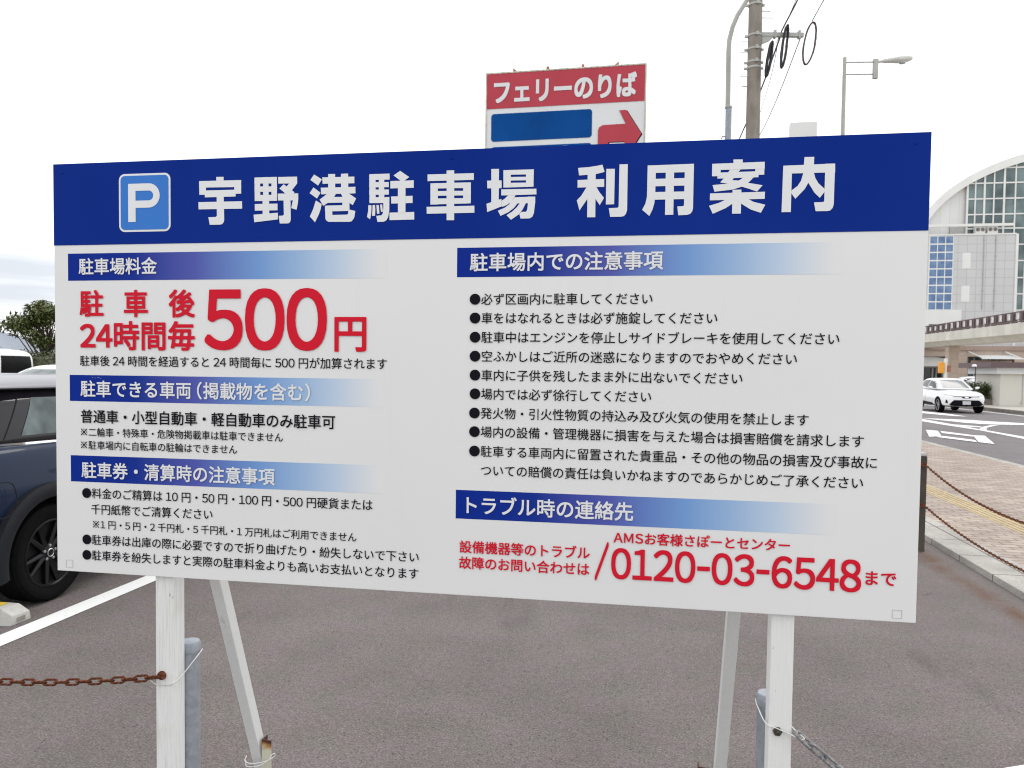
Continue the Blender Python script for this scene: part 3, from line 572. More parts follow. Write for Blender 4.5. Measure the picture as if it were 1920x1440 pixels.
# sloping end
q.add([(-3.57, 3.70, 0), (-3.57, 3.87, 0), (-3.57, 3.85, .09), (-3.57, 3.72, .095), (-3.50, 3.715, 0), (-3.50, 3.86, 0), (-3.50, 3.85, .052), (-3.50, 3.725, .055)], [(4, 5, 6, 7), (0, 1, 5, 4), (1, 2, 6, 5), (2, 3, 7, 6), (3, 0, 4, 7)])
q.build('block', M['concrete'], ws, bevel=.006)
MB().box(-3.4985, -3.4975, 3.755, 3.815, .012, .038).build('lifting_hole', M['kerbdark'], ws)
MB().box(-3.70, -3.62, 3.735, 3.825, .0945, .0965).build('reflector', M['yellowtag'], ws)

# ================================================================== CARS
def loft(rings, cap=True):
    n = len(rings[0]); o = MB(); o.v = [tuple(p) for r in rings for p in r]
    for i in range(len(rings) - 1):
        for k in range(n): o.f.append((i * n + k, i * n + (k + 1) % n, (i + 1) * n + (k + 1) % n, (i + 1) * n + k))
    if cap: o.f += [tuple(range(n)), tuple((len(rings) - 1) * n + k for k in range(n))]
    return o
def body_ring(x, w, zb, zt, zc):
    h = zt - zb
    half = [(w * .80, zb), (w * .965, zb + .10 * h), (w, zb + .42 * h), (w * .99, zb + .76 * h), (w * .94, zt - .01), (w * .86, zt + (zc - zt) * .35), (w * .45, zc)]
    return [Vector((x, -y, z)) for y, z in half] + [Vector((x, y, z)) for y, z in reversed(half)]
def modified(name, mb, mat, parent, sub=2, cutters=(), cutmat=None):
    me = mb.mesh(name, mat, angle=None)
    if cutmat: me.materials.append(cutmat)
    o = bpy.data.objects.new(name, me); COL.objects.link(o)
    if sub: md = o.modifiers.new('s', 'SUBSURF'); md.levels = md.render_levels = sub
    tmp = []
    for cm in cutters:
        c = bpy.data.objects.new('cut', cm); COL.objects.link(c); tmp.append(c)
        b = o.modifiers.new('b', 'BOOLEAN'); b.operation = 'DIFFERENCE'; b.object = c; b.solver = 'EXACT'; b.material_mode = 'TRANSFER'
    bpy.context.view_layer.update(); dg = bpy.context.evaluated_depsgraph_get()
    m2 = bpy.data.meshes.new_from_object(o.evaluated_get(dg), depsgraph=dg); m2.name = name
    for c in tmp: bpy.data.objects.remove(c)
    bpy.data.objects.remove(o)
    m2.shade_smooth(); m2.set_sharp_from_angle(angle=R(40))
    o = bpy.data.objects.new(name, m2); COL.objects.link(o); o.parent = parent; return o
def bvh_of(*objs):
    vs, fs = [], []
    for o in objs:
        k = len(vs); vs += [v.co.copy() for v in o.data.vertices]; fs += [tuple(k + i for i in p.vertices) for p in o.data.polygons]
    return BVHTree.FromPolygons(vs, fs)
def decal(name, bvh, quad, axis, mat, parent, n=(8, 4), off=.004):
    """skin patch that follows the body: quad corners given in the plane across 'axis' (+x/-x/+y/-y)"""
    a, b, c, d = [Vector(q) for q in quad]; mb = MB(); ok = True
    dr = {'+x': Vector((-1, 0, 0)), '-x': Vector((1, 0, 0)), '+y': Vector((0, -1, 0)), '-y': Vector((0, 1, 0))}[axis]
    nu, nv = n
    for j in range(nv + 1):
        for i in range(nu + 1):
            s, t = i / nu, j / nv; p = a * (1 - s) * (1 - t) + b * s * (1 - t) + c * s * t + d * (1 - s) * t
            o = Vector((5 if axis == '+x' else -5, p.x, p.y)) if axis[1] == 'x' else Vector((p.x, 5 if axis == '+y' else -5, p.y))
            hit = bvh.ray_cast(o, dr)
            if hit[0] is None:
                hit = (bvh.find_nearest(o + dr * 4.2)[0], -dr)
            mb.v.append(tuple(hit[0] - dr * off))
    w = nu + 1
    for j in range(nv):
        for i in range(nu): mb.f.append((j * w + i, j * w + i + 1, (j + 1) * w + i + 1, (j + 1) * w + i))
    return mb.build(name, mat, parent, recalc=False)
def wheel(parent, x, y, r, wd, side, tyre_m, rim_m, spokes=10, detail=True):
    s = side; c = (x, y, r)
    rr = r * .70
    w = MB().lathe([(rr * .99, -s * wd * .5), (rr * .99, s * wd * .36), (rr * .93, s * wd * .40), (rr * .90, s * wd * .18), (rr * .3, s * wd * .12), (.01, s * wd * .12)], 'y', c, 40).build('wheel', M['void'], parent)
    t = MB().lathe([(rr * .97, -s * wd * .47), (r * .93, -s * wd * .5), (r * .99, -s * wd * .40), (r, -s * wd * .12), (r * .985, -s * wd * .1), (r * .985, -s * wd * .06), (r, -s * wd * .04), (r, s * wd * .14), (r * .985, s * wd * .16), (r * .985, s * wd * .2), (r * .998, s * wd * .22), (r * .985, s * wd * .40), (r * .93, s * wd * .49), (r * .86, s * wd * .505), (r * .78, s * wd * .48), (rr * .99, s * wd * .42)], 'y', c, 56, caps=False).build('tyre', tyre_m, w)
    k = MB(); k.lathe([(rr * 1.0, s * wd * .40), (rr * 1.0, s * wd * .44), (rr * .95, s * wd * .45), (rr * .92, s * wd * .40), (rr * .93, s * wd * .30)], 'y', c, 48, caps=False)
    for i in range(spokes):
        a = 2 * math.pi * i / spokes + (.16 if (i % 2 and detail) else -.0)
        er = Vector((math.cos(a), 0, math.sin(a))); et = Vector((-math.sin(a), 0, math.cos(a))); C = Vector(c); yy = Vector((0, s, 0))
        h0, h1 = rr * .18, rr * .95; w0, w1 = rr * .085, rr * .055
        pts = [C + er * h0 - et * w0 + yy * wd * .30, C + er * h1 - et * w1 + yy * wd * .38, C + er * h1 + et * w1 + yy * wd * .38, C + er * h0 + et * w0 + yy * wd * .30]
        pk = [C + er * h0 + yy * wd * .36, C + er * h1 + yy * wd * .42]; bk = [p - yy * wd * .12 for p in pts]
        k.add(pts + pk + bk, [(0, 1, 5, 4), (4, 5, 2, 3), (0, 6, 7, 1), (3, 2, 8, 9), (0, 4, 3, 9, 6), (1, 7, 8, 2, 5)])
    k.lathe([(rr * .24, s * wd * .22), (rr * .24, s * wd * .33), (rr * .19, s * wd * .37), (.005, s * wd * .375)], 'y', c, 28)
    k.build('rim', rim_m, w)
    if detail:
        MB().lathe([(rr * .125, s * wd * .36), (rr * .125, s * wd * .39), (rr * .10, s * wd * .395), (rr * .10, s * wd * .36)], 'y', c, 28, closed=True).build('hub_ring', M['chrome'], w)
        for i in range(5):
            a = 2 * math.pi * i / 5 + .3; MB().lathe([(.010, s * wd * .3), (.010, s * wd * .375), (.006, s * wd * .385)], 'y', (x + rr * .155 * math.cos(a) * 1.35, y, r + rr * .155 * math.sin(a) * 1.35), 6).build('wheel_bolt', M['rimsilver'], w)
    return w
def arch_cut(x, r, w):
    return [MB().lathe([(r, y0), (r, y1)], 'y', (x, 0, 0.0), 40) for y0, y1 in ((-w - .2, -w + .27), (w - .27, w + .2))]
def cutter(mb, dz):
    mb.v = [(a, b, c + dz) for a, b, c in mb.v]; return mb.mesh('cut', M['void'])

# ---- navy small car with silver roof (parked nose away)
nc = thing('parked_car', 'navy hatchback with silver roof and black wheels parked left of the board', 'car', (0, 0, 0), 0)
_u, _v = -4.495, 5.44
nc.location = (_u * math.cos(LOT) - _v * math.sin(LOT), _u * math.sin(LOT) + _v * math.cos(LOT), 0); nc.rotation_euler = (0, 0, LOT + R(90))
st_ = [(-1.93, .55, .36, .80, .81), (-1.90, .68, .30, .90, .92), (-1.78, .80, .22, .965, .99), (-1.4, .868, .19, .99, 1.02), (-.6, .872, .17, .975, 1.0), (.4, .872, .17, .955, .98), (.95, .872, .17, .94, .97), (1.4, .86, .19, .87, .94), (1.72, .78, .22, .76, .84), (1.88, .66, .3, .66, .72), (1.92, .5, .34, .58, .62)]
AX, AR = (-1.25, 1.245), .365
cuts = [cutter(c, .30) for ax in AX for c in arch_cut(ax, AR, .87)]
bd_ = modified('body', loft([body_ring(*s) for s in st_]), M['navycar'], nc, 2, cuts, M['void'])
def cabin_ring(z, xr, xf, w, taper=.94):
    h = [(xr, w * .60), (xr + .05, w * .84), (xr + .22, w * .97), ((xr + xf) / 2, w), (xf - .35, w * .97), (xf - .08, w * .84), (xf, w * .5)]
    return [Vector((x, -y, z)) for x, y in h] + [Vector((x, y, z)) for x, y in reversed(h)]
cb = modified('cabin', loft([cabin_ring(.93, -1.80, .98, .80), cabin_ring(1.0, -1.76, .88, .79), cabin_ring(1.18, -1.66, .60, .735), cabin_ring(1.31, -1.58, .36, .675), cabin_ring(1.325, -1.5, .3, .6)]), M['gloss'], nc, 1)
bv = bvh_of(bd_, cb)
modified('roof', loft([[Vector((x, -w, z0)), Vector((x, -w * 1.01, z0 + .028)), Vector((x, -w * .90, z1 - .022)), Vector((x, -w * .5, z1)), Vector((x, w * .5, z1)), Vector((x, w * .90, z1 - .022)), Vector((x, w * 1.01, z0 + .028)), Vector((x, w, z0))]
      for x, w, z0, z1 in ((-1.74, .52, 1.315, 1.335), (-1.72, .62, 1.312, 1.36), (-1.6, .68, 1.308, 1.392), (-1.0, .70, 1.305, 1.418), (-.2, .69, 1.305, 1.412), (.25, .66, 1.30, 1.37), (.40, .56, 1.29, 1.325))]), M['silver'], nc, 2)
for sy, ax in ((-1, '-y'), (1, '+y')):
    decal('quarter_window', bv, [(-1.365, 1.04), (-.35, 1.045), (-.40, 1.265), (-1.20, 1.268)], ax, M['liteglass'], nc, (10, 5))
    decal('door_window', bv, [(-.27, 1.045), (.62, 1.03), (.36, 1.225), (-.29, 1.245)], ax, M['carglass'], nc, (10, 5))
    decal('belt_moulding', bv, [(-1.75, .990), (.85, .957), (.85, .970), (-1.75, 1.004)], ax, M['chrome'], nc, (40, 1), .008)
    decal('pillar_seam', bv, [(-1.49, 1.01), (-1.482, 1.01), (-1.272, 1.30), (-1.28, 1.30)], ax, M['void'], nc, (1, 10), .003)
    decal('door_seam', bv, [(-.36, .3), (-.35, .3), (-.33, .94), (-.34, .94)], ax, M['void'], nc, (1, 12), .003)
    decal('bumper_seam', bv, [(-1.92, .668), (-1.655, .668), (-1.655, .674), (-1.92, .674)], ax, M['void'], nc, (6, 1), .003)
    decal('sill', bv, [(-.85, .19), (.85, .19), (.85, .30), (-.85, .30)], ax, M['cladding'], nc, (14, 2), .006)
    for x_ in AX:
        a_ = MB(); N_ = 30
        for k in range(N_ + 1):
            an = R(-12 + 204 * k / N_); ca, sa = math.cos(an), math.sin(an); ro_, ri_ = .445, .355
            yo = .874 if True else 0
            for rr_, yy in ((ri_, .845), (ri_ + .004, .878), (ri_ + .03, .886), (ro_ - .02, .884), (ro_, .874), (ro_, .83)): a_.v.append((x_ + rr_ * ca, sy * yy, .30 + rr_ * sa))
        for k in range(N_):
            for j in range(5): a_.f.append((k * 6 + j, k * 6 + j + 1, (k + 1) * 6 + j + 1, (k + 1) * 6 + j))
        a_.build('arch_trim', M['cladding'], nc)
        wheel(nc, x_, sy * .765, .303, .195, sy, M['tyre'], M['rimblack'])
fl = MB().tube(spline([(-1.70, -.872, .80), (-1.60, -.884, .79), (-1.565, -.886, .74), (-1.56, -.886, .66), (-1.60, -.884, .60), (-1.70, -.872, .59)], 6), .003, 5).build('fuel_flap_seam', M['void'], nc)
decal('rear_window', bv, [(-.52, 1.04), (.52, 1.04), (.47, 1.26), (-.47, 1.26)], '-x', M['carglass'], nc)
decal('windscreen', bv, [(-.58, 1.0), (.58, 1.0), (.50, 1.27), (-.50, 1.27)], '+x', M['carglass'], nc)
for y_ in (-.62, .62):
    decal('tail_light', bv, [(y_ - .09, .66), (y_ + .09, .66), (y_ + .09, .86), (y_ - .09, .86)], '-x', M['red'], nc); decal('headlight', bv, [(y_ - .1, .6), (y_ + .1, .6), (y_ + .1, .76), (y_ - .1, .76)], '+x', M['lens'], nc)
MB().tube([(-1.55, -.05, 1.39), (-1.72, -.05, 1.46)], .006, 6).build('aerial', M['void'], nc)

# ---- white crossover driving towards us
def crossover(name, label, loc, rz, cat='car'):
    c = thing(name, label, cat, loc, rz)
    st = [(-2.17, .55, .5, .88, .9), (-2.12, .74, .40, .98, 1.0), (-1.9, .86, .30, 1.05, 1.07), (-1.35, .905, .26, 1.06, 1.09), (-.5, .90, .24, 1.0, 1.04), (.3, .90, .24, .97, 1.02), (.95, .905, .24, .95, 1.02), (1.45, .90, .26, .90, .99), (1.85, .86, .28, .82, .93), (2.08, .76, .30, .72, .84), (2.17, .62, .34, .62, .72)]
    ax_ = (-1.30, 1.34)
    b = modified('body', loft([body_ring(*s) for s in st]), M['whitecar'], c, 2, [cutter(q, .34) for a in ax_ for q in arch_cut(a, .385, .9)], M['void'])
    cab = modified('cabin', loft([cabin_ring(.96, -1.95, 1.25, .86), cabin_ring(1.08, -1.85, 1.02, .83), cabin_ring(1.32, -1.5, .55, .74), cabin_ring(1.48, -1.2, .2, .66), cabin_ring(1.545, -.9, -.1, .52)]), M['whitecar'], c, 2)
    v = bvh_of(b, cab)
    decal('windscreen', v, [(-.68, 1.045), (.68, 1.045), (.56, 1.45), (-.56, 1.45)], '+x', M['screen'], c, (10, 8), .006)
    decal('rear_window', v, [(-.6, 1.1), (.6, 1.1), (.5, 1.42), (-.5, 1.42)], '-x', M['carglass'], c, (10, 8), .006)
    for sy, a in ((-1, '-y'), (1, '+y')):
        decal('front_window', v, [(-.15, 1.08), (.82, 1.07), (.30, 1.43), (-.12, 1.45)], a, M['darkglass'], c, (8, 5), .006)
        decal('back_window', v, [(-1.15, 1.18), (-.22, 1.09), (-.2, 1.45), (-.95, 1.42)], a, M['darkglass'], c, (8, 5), .006)
        decal('sill_cladding', v, [(-.78, .26), (.88, .26), (.70, .42), (-.55, .47)], a, M['cladding'], c, (10, 3), .006)
        decal('door_seam', v, [(-.2, .45), (-.19, .45), (-.17, 1.03), (-.18, 1.03)], a, M['kerbdark'], c, (1, 8), .004)
        mr = modified('mirror', loft([[Vector((x, sy * y, z)) for y, z in ((.86, 1.03), (1.08, 1.05), (1.08, 1.17), (.90, 1.16))] for x in (.60, .70, .76)]), M['whitecar'], c, 1)
        for x in ax_: wheel(c, x, sy * .79, .34, .22, sy, M['tyre'], M['rimsilver'], 5, False)
        s = sy
        decal('headlight', v, [(s * .50, .735), (s * .84, .80), (s * .83, .86), (s * .48, .78)], '+x', M['lens'], c, (8, 3), .008)
        decal('side_intake', v, [(s * .72, .42), (s * .80, .46), (s * .78, .60), (s * .74, .56)], '+x', M['ink'], c, (3, 4), .008)
    decal('upper_grille', v, [(-.52, .72), (.52, .72), (.50, .745), (-.50, .745)], '+x', M['ink'], c, (12, 2), .008)
    decal('upper_grille', v, [(-.12, .66), (.12, .66), (.22, .72), (-.22, .72)], '+x', M['ink'], c, (6, 2), .008)
    decal('badge', v, [(-.07, .675), (.07, .675), (.08, .72), (-.08, .72)], '+x', M['chrome'], c, (4, 2), .016)
    decal('lower_grille', v, [(-.54, .31), (.54, .31), (.69, .40), (-.69, .40)], '+x', M['ink'], c, (14, 4), .008); decal('lower_grille', v, [(-.69, .40), (.69, .40), (.50, .58), (-.50, .58)], '+x', M['ink'], c, (14, 4), .008)
    decal('number_plate', v, [(-.165, .385), (.165, .385), (.165, .54), (-.165, .54)], '+x', M['plate'], c, (4, 2), .022)
    return c
crossover('moving_car', 'white crossover car driving towards the camera on the road', (20.17, 35.55, -.15), LOT + R(-90) + R(0))

# ---- boxy white van and white hatchback behind the navy car, white people carrier across the road
def boxvan(name, label, loc, rz, L_=3.4, Wd=.74, H_=1.9, glass='darkglass', belt=1.0, cat='van'):
    c = thing(name, label, cat, loc, rz)
    def ring(x, w, zb, zt): return [Vector((x, -y, z)) for y, z in ((w * .85, zb), (w, zb + .1), (w, belt), (w * .93, zt - .12), (w * .84, zt - .02), (w * .4, zt))] + [Vector((x, y, z)) for y, z in ((w * .4, zt), (w * .84, zt - .02), (w * .93, zt - .12), (w, belt), (w, zb + .1), (w * .85, zb))]
    h = L_ / 2
    b = modified('body', loft([ring(-h, Wd * .86, .4, H_ - .35), ring(-h + .04, Wd * .95, .3, H_ - .10), ring(-h + .22, Wd, .25, H_), ring(0, Wd, .25, H_), ring(h - .9, Wd, .25, H_ - .02), ring(h - .55, Wd, .25, H_ - .12), ring(h - .12, Wd * .95, .25, belt + .08), ring(h, Wd * .85, .35, belt - .15)]), M['whitecar'], c, 2,
                 [cutter(q, .28) for a in (-h + .75, h - .7) for q in arch_cut(a, .32, Wd)], M['void'])
    v = bvh_of(b)
    for sy, a in ((-1, '-y'), (1, '+y')):
        for x0, x1 in ((-h + .20, -h + .98), (-h + 1.08, -h + 1.85), (-h + 1.95, h - .62)):
            w = decal('window', v, [(x0, belt + .06), (x1, belt + .06), (x1 - .02, H_ - .20), (x0 + .06, H_ - .20)], a, M[glass], c, (8, 4), .006)
        decal('rain_guard', v, [(-h + .2, H_ - .20), (h - .7, H_ - .20), (h - .7, H_ - .175), (-h + .22, H_ - .175)], a, M['screen'], c, (14, 1), .012)
        for x in (-h + .75, h - .7): wheel(c, x, sy * (Wd - .11), .28, .17, sy, M['tyre'], M['rimsilver'], 6, False)
    decal('windscreen', v, [(-Wd * .78, belt + .12), (Wd * .78, belt + .12), (Wd * .7, H_ - .2), (-Wd * .7, H_ - .2)], '+x', M['screen'], c, (8, 5), .006)
    decal('rear_window', v, [(-Wd * .75, belt + .1), (Wd * .75, belt + .1), (Wd * .7, H_ - .2), (-Wd * .7, H_ - .2)], '-x', M[glass], c, (8, 5), .006)
    return c
boxvan('parked_van', 'boxy white van with black tinted windows parked beyond the navy car', (-14.12, 19.4, 0), R(180) + R(-4), glass='tint')
def hatch(name, label, loc, rz, H_=1.5):
    c = thing(name, label, 'car', loc, rz)
    st = [(-2.0, .6, .4, .85, .88), (-1.95, .74, .3, .93, .95), (-1.5, .83, .22, .97, 1.0), (0, .84, .2, .94, .97), (.9, .84, .2, .92, .97), (1.5, .82, .22, .84, .92), (1.88, .72, .26, .72, .8), (1.98, .55, .32, .6, .65)]
    b = modified('body', loft([body_ring(*s) for s in st]), M['whitecar'], c, 2, [cutter(q, .3) for a in (-1.25, 1.25) for q in arch_cut(a, .34, .84)], M['void'])
    cab = modified('cabin', loft([cabin_ring(.9, -1.85, 1.2, .79), cabin_ring(1.05, -1.72, .9, .76), cabin_ring(1.3, -1.45, .42, .68), cabin_ring(H_ - .05, -1.2, .1, .60), cabin_ring(H_, -1.0, -.2, .45)]), M['whitecar'], c, 2)
    v = bvh_of(b, cab)
    decal('windscreen', v, [(-.62, 1.02), (.62, 1.02), (.54, H_ - .09), (-.54, H_ - .09)], '+x', M['liteglass'], c, (8, 8), .006)
    decal('rear_window', v, [(-.56, 1.06), (.56, 1.06), (.5, H_ - .12), (-.5, H_ - .12)], '-x', M['liteglass'], c, (8, 8), .006)
    for sy, a in ((-1, '-y'), (1, '+y')):
        decal('side_window', v, [(-1.2, 1.05), (.6, 1.04), (.2, 1.38), (-.95, 1.38)], a, M['darkglass'], c, (10, 5), .006)
        for x in (-1.25, 1.25): wheel(c, x, sy * .73, .3, .19, sy, M['tyre'], M['rimsilver'], 6, False)
        decal('headlight', v, [(sy * .45, .62), (sy * .74, .66), (sy * .72, .76), (sy * .45, .72)], '+x', M['lens'], c, (4, 3), .006)
    return c
hatch('parked_hatchback', 'white hatchback roof showing between the navy car and the white van', (-7.48, 12.6, 0), LOT - R(90), 1.50)
boxvan('parked_minibus', 'white people carrier parked behind the hedge across the road', (34.6, 56, 0), LOT + R(175), 4.7, .85, 1.5, 'darkglass', .85)
boxvan('parked_wagon', 'white wagon with dark side windows behind the hedge and next to the shed', (29.4, 46.2, 0), LOT + R(172), 4.4, .85, 1.42, 'darkglass', .8)

# ================================================================== FOOTWAY POSTS AND CHAINS
def lotpt(u, v, z=0): return Vector((u * math.cos(LOT) - v * math.sin(LOT), u * math.sin(LOT) + v * math.cos(LOT), z))
def cpost(label, u, v):
    t = thing('concrete_post', label, 'post', lotpt(u, v), LOT, 'concrete posts along the kerb')
    MB().box(-.045, .045, -.05, .05, -.1, .80).build('shaft', M['oldpost'], t, bevel=.006)
    MB().prism([(-.047, -.052, .80), (.047, -.052, .80), (.047, .052, .80), (-.047, .052, .80)], (0, 0, .028)).build('cap', M['concrete'], t, bevel=.01)
    for z in (.395, .735): MB().lathe([(.018, -.004), (.018, .018), (.012, .024)], 'y', (.0, -.075, z), 14).build('eye_plate', M['rust'], t)
    return t
cpost('weathered dark concrete post beside the right edge of the board', 2.262, 6.93)
cpost('concrete post along the kerb outside the right edge of the view', 2.262, 3.75)
def fine_chain(label, a, b, dip):
    P = along(sag(a, b, dip, 80), .030); o = MB(); r = .0036
    me = link_mesh('l', .040, .021, r, None, 5, 4); V = [v.co.copy() for v in me.vertices]; F = [tuple(p.vertices) for p in me.polygons]
    for i, (p, q) in enumerate(zip(P, P[1:])):
        mw = orient(q - p, .75 + (math.pi / 2 if i % 2 else 0)); mw.translation = (p + q) / 2; o.add([mw @ v for v in V], F)
    return tag(o.build('kerb_chain', M['rust'], recalc=False), label, 'chain', 'rusty chains between the concrete posts')
fine_chain('upper rusty chain sagging from the concrete post along the footway', lotpt(2.282, 6.86, .735), lotpt(2.282, 3.80, .735), .16)
fine_chain('lower rusty chain sagging from the concrete post along the footway', lotpt(2.282, 6.86, .395), lotpt(2.282, 3.80, .395), .11)

# ================================================================== FERRY SIGN
fs = thing('ferry_sign', 'tall red white and blue ferry terminal sign with a red arrow rising behind the board', 'sign', (-.66225, 18, 0), R(-11))
SW, SH0, SH1 = 3.60, 4.2, 8.30
MB().box(.0, SW, 0, .16, SH0, SH1 - .0).build('sign_panel', M['signwhite'], fs)
fr = MB(); fr.box(-.03, 0, -.02, .18, SH0, SH1 + .03); fr.box(SW, SW + .03, -.02, .18, SH0, SH1 + .03); fr.box(0, SW, -.02, .18, SH1, SH1 + .03); fr.box(0, SW, -.02, .18, SH0 - .03, SH0)
fr.build('edge_frame', M['signedge'], fs)
MB().box(.0, SW, -.012, -.001, 7.51, SH1 - .001).build('red_band', M['signred'], fs)
lettering('sign_lettering', 'フェリーのりば', .17, 3.42, 7.885, M['signwhite'], fs, -.022, .034, yscale=1.22, digits=True)
MB().prism([(u, -.010, v) for u, v in rrect(.11, 2.435, 6.76, 7.39, .07)], (0, .009, 0)).build('blue_panel', M['signblue'], fs)
b2 = MB().prism([(u, -.010, v) for u, v in rrect(.11, 2.435, 6.0, 6.635, .07)], (0, .009, 0)).build('blue_panel', M['signblue'], fs)
tip = MB()
for u in (.52, 1.19, 1.83): tip.box(u - .05, u + .05, -.02, -.011, 6.42, 6.60)
tip.build('letter_stroke', M['signwhite'], b2)
ar = [(3.044, 7.325), (3.20, 7.325), (3.54, 6.79), (3.20, 6.25), (3.04, 6.25), (3.20, 6.56), (2.575, 6.56), (2.575, 6.90), (2.60, 6.97), (2.68, 7.015), (3.19, 7.022)]
MB().prism([(u, -.018, v) for u, v in ar], (0, .012, 0)).build('arrow', M['signred'], fs)
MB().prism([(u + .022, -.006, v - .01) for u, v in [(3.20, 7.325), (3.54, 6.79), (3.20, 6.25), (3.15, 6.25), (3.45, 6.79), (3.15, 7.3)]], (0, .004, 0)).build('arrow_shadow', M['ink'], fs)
MB().box(2.81, 3.17, -.022, -.0185, 6.55, 6.628).build('arrow_outline', M['ink'], fs); MB().box(2.835, 3.17, -.026, -.0225, 6.55, 6.608).build('arrow_inset', M['signwhite'], fs)
for u in (1.402, 2.206): MB().box(u - .03, u + .03, .05, .11, SH1 + .03, SH1 + .12).build('lifting_lug', M['salmon'], fs)
for u, sx in ((.60, 1), (3.01, -1)):
    MB().prism([(u, .05, SH1 + .03), (u + sx * .11, .05, SH1 + .03), (u + sx * .09, .05, SH1 + .06), (u, .05, SH1 + .13)], (0, .06, 0)).build('bird_spike_bracket', M['salmon'], fs); MB().tube([(u, .08, SH1 + .12), (u, .08, SH1 + .42)], .006, 5).build('spike', M['grey_metal'], fs)
rv = MB()
for i in range(26): rv.box(.10 + i * .135, .112 + i * .135, -.026, -.0205, SH1 + .005, SH1 + .018)
rv.build('rivets', M['bolt'], fs)
for u in (.7, 2.75): MB().tube([(u, .30, -.2), (u, .30, SH1 - .1)], .13, 16).build('support_column', M['grey_metal'], fs)
for z in (4.6, 6.2, 7.9): MB().box(.2, SW - .2, .16, .30, z, z + .1).build('cross_beam', M['grey_metal'], fs)

# ================================================================== POLES AND WIRES
up = thing('utility_pole', 'thick concrete utility pole with steel arm and cable coils behind the board', 'utility pole', (5.04, 16.5, 0))
MB().lathe([(.166, -.2), (.150, 4), (.142, 8), (.134, 12), (.132, 12.01)], 'z', (0, 0, 0), 28).build('shaft', M['pole'], up)
bnd = []
for z in (8.60, 8.32, 8.05, 9.24, 7.93):
    o = MB().lathe([(.142, z - .02), (.150, z - .02), (.150, z + .02), (.142, z + .02)], 'z', (0, 0, 0), 28, closed=True)
    o.box(-.215, -.14, -.02, .02, z - .035, z + .01); o.box(.14, .19, -.02, .02, z - .02, z + .02)
    if z != 7.93: o.box(-.03, .03, -.175, -.14, z - .035, z + .035)
    o.build('steel_band', M['grey_metal'], up)
am = MB(); am.box(.14, 1.02, -.04, .04, 8.59, 8.67); am.prism([(.14, -.03, 8.59), (.40, -.03, 8.59), (.30, -.03, 8.50), (.14, -.03, 8.43)], (0, .06, 0))
for x in (.42, .93): am.box(x - .02, x + .02, -.05, .05, 8.56, 8.72)
am.build('cross_arm', M['grey_metal'], up)
st = MB()
for z, x in ((7.55, -.16), (8.98, .24), (9.12, .2)): st.tube([(0, 0, z), (x * 1.6, 0, z)], .010, 6)
for z in (8.48, 8.25, 7.75): st.tube([(0, -.05, z), (-.30, -.05, z - .01)], .008, 6)
st.build('step_bolt', M['grey_metal'], up)
def coil(label, x, y, z, hw, hh, lean, r, mat, turns=3, yaw=0):
    P = []
    for i in range(turns * 28 + 1):
        a = 2 * math.pi * i / 28; q = r * 1.3 * (i / 28)
        v = Vector((hw * math.cos(a), 0, hh * math.sin(a))); v.x += v.z * lean
        v = Matrix.Rotation(yaw, 3, 'Z') @ v; P.append(v + Vector((rnd.uniform(-.004, .004), -q, 0)))
    return tag(place(MB().tube(P, r, 6).build('cable_coil', mat), (x, y, z)), label, 'cable coil', 'cable coils hung near the utility pole')
coil('black cable coil hanging flat against the right side of the utility pole', 5.27, 16.3, 8.02, .035, .36, .14, .020, M['cable'], 4)
coil('black slack cable coil hanging from the middle of the steel arm', 5.62, 16.4, 8.33, .045, .44, .11, .018, M['cable'], 4)
coil('open maroon and grey cable loop hanging at the far end of the steel arm', 6.17, 16.45, 8.43, .115, .44, .16, .018, M['cablered'], 2)
def cablew(label, pts, r, mat, g='overhead wires around the utility pole'):
    return tag(MB().tube(spline(pts, 8), r, 5).build('overhead_wire', mat), label, 'wire', g)
cablew('thick black overhead wire rising from the steel arm to the upper right', [(5.58, 16.45, 8.68), (5.40, 14.6, 8.85), (4.9, 12, 9.25), (4.0, 7, 10.3), (2.5, 0, 12)], .016, M['cable'])
cablew('black wire running down left from the steel arm behind the pole', [(5.60, 16.5, 8.66), (6.28, 20, 8.72), (6.97, 24, 8.82), (8.7, 34, 9.1), (14, 65, 10.2)], .020, M['cable'])
cablew('thin dark wire from the middle of the arm passing just behind the utility pole', [(5.55, 16.5, 8.58), (6.6, 20, 9.35), (7.77, 24, 10.29), (10.6, 34, 12.6), (19, 65, 19)], .009, M['cable'])
cablew('pale wire descending left from the end of the arm behind the pole', [(6.02, 16.5, 8.62), (6.9, 20.2, 8.92), (7.77, 24, 9.27), (10, 34, 10.2), (18, 65, 13)], .013, M['cablegrey'])
cablew('thin wire rising right from the maroon cable loop', [(6.22, 16.45, 8.90), (6.05, 14.5, 9.15), (5.6, 11.5, 9.7), (4.4, 6, 11.2), (3, 0, 13)], .010, M['cable'])
cablew('thin pale wire rising beside the utility pole', [(5.62, 16.9, 8.62), (5.5, 15.2, 8.95), (5.1, 12.4, 9.6), (4.2, 7, 11)], .007, M['cablegrey'])
for i, (dx, lb) in enumerate(((-.2, 'leftmost faint grey wire high in the pale sky left of the poles'), (.1, 'middle faint grey wire high in the pale sky left of the poles'), (.42, 'rightmost faint grey wire high in the pale sky left of the poles'))):
    cablew(lb, [(7.2 + dx, 30, 19.6), (9.0 + dx, 40, 20.8), (11.4 + dx, 55, 22.0), (14.2 + dx, 72, 23.6), (17 + dx, 95, 25)], .007, M['cablegrey'], 'faint high wires')
cl = thing('curved_lamp_post', 'slender grey lamp post curving over to the right beside the utility pole', 'street lamp', (4.93, 18, 0))
MB().tube([(.0, 0, -.2), (0, 0, 7.62)], .072, 16).build('lower_tube', M['galv'], cl)
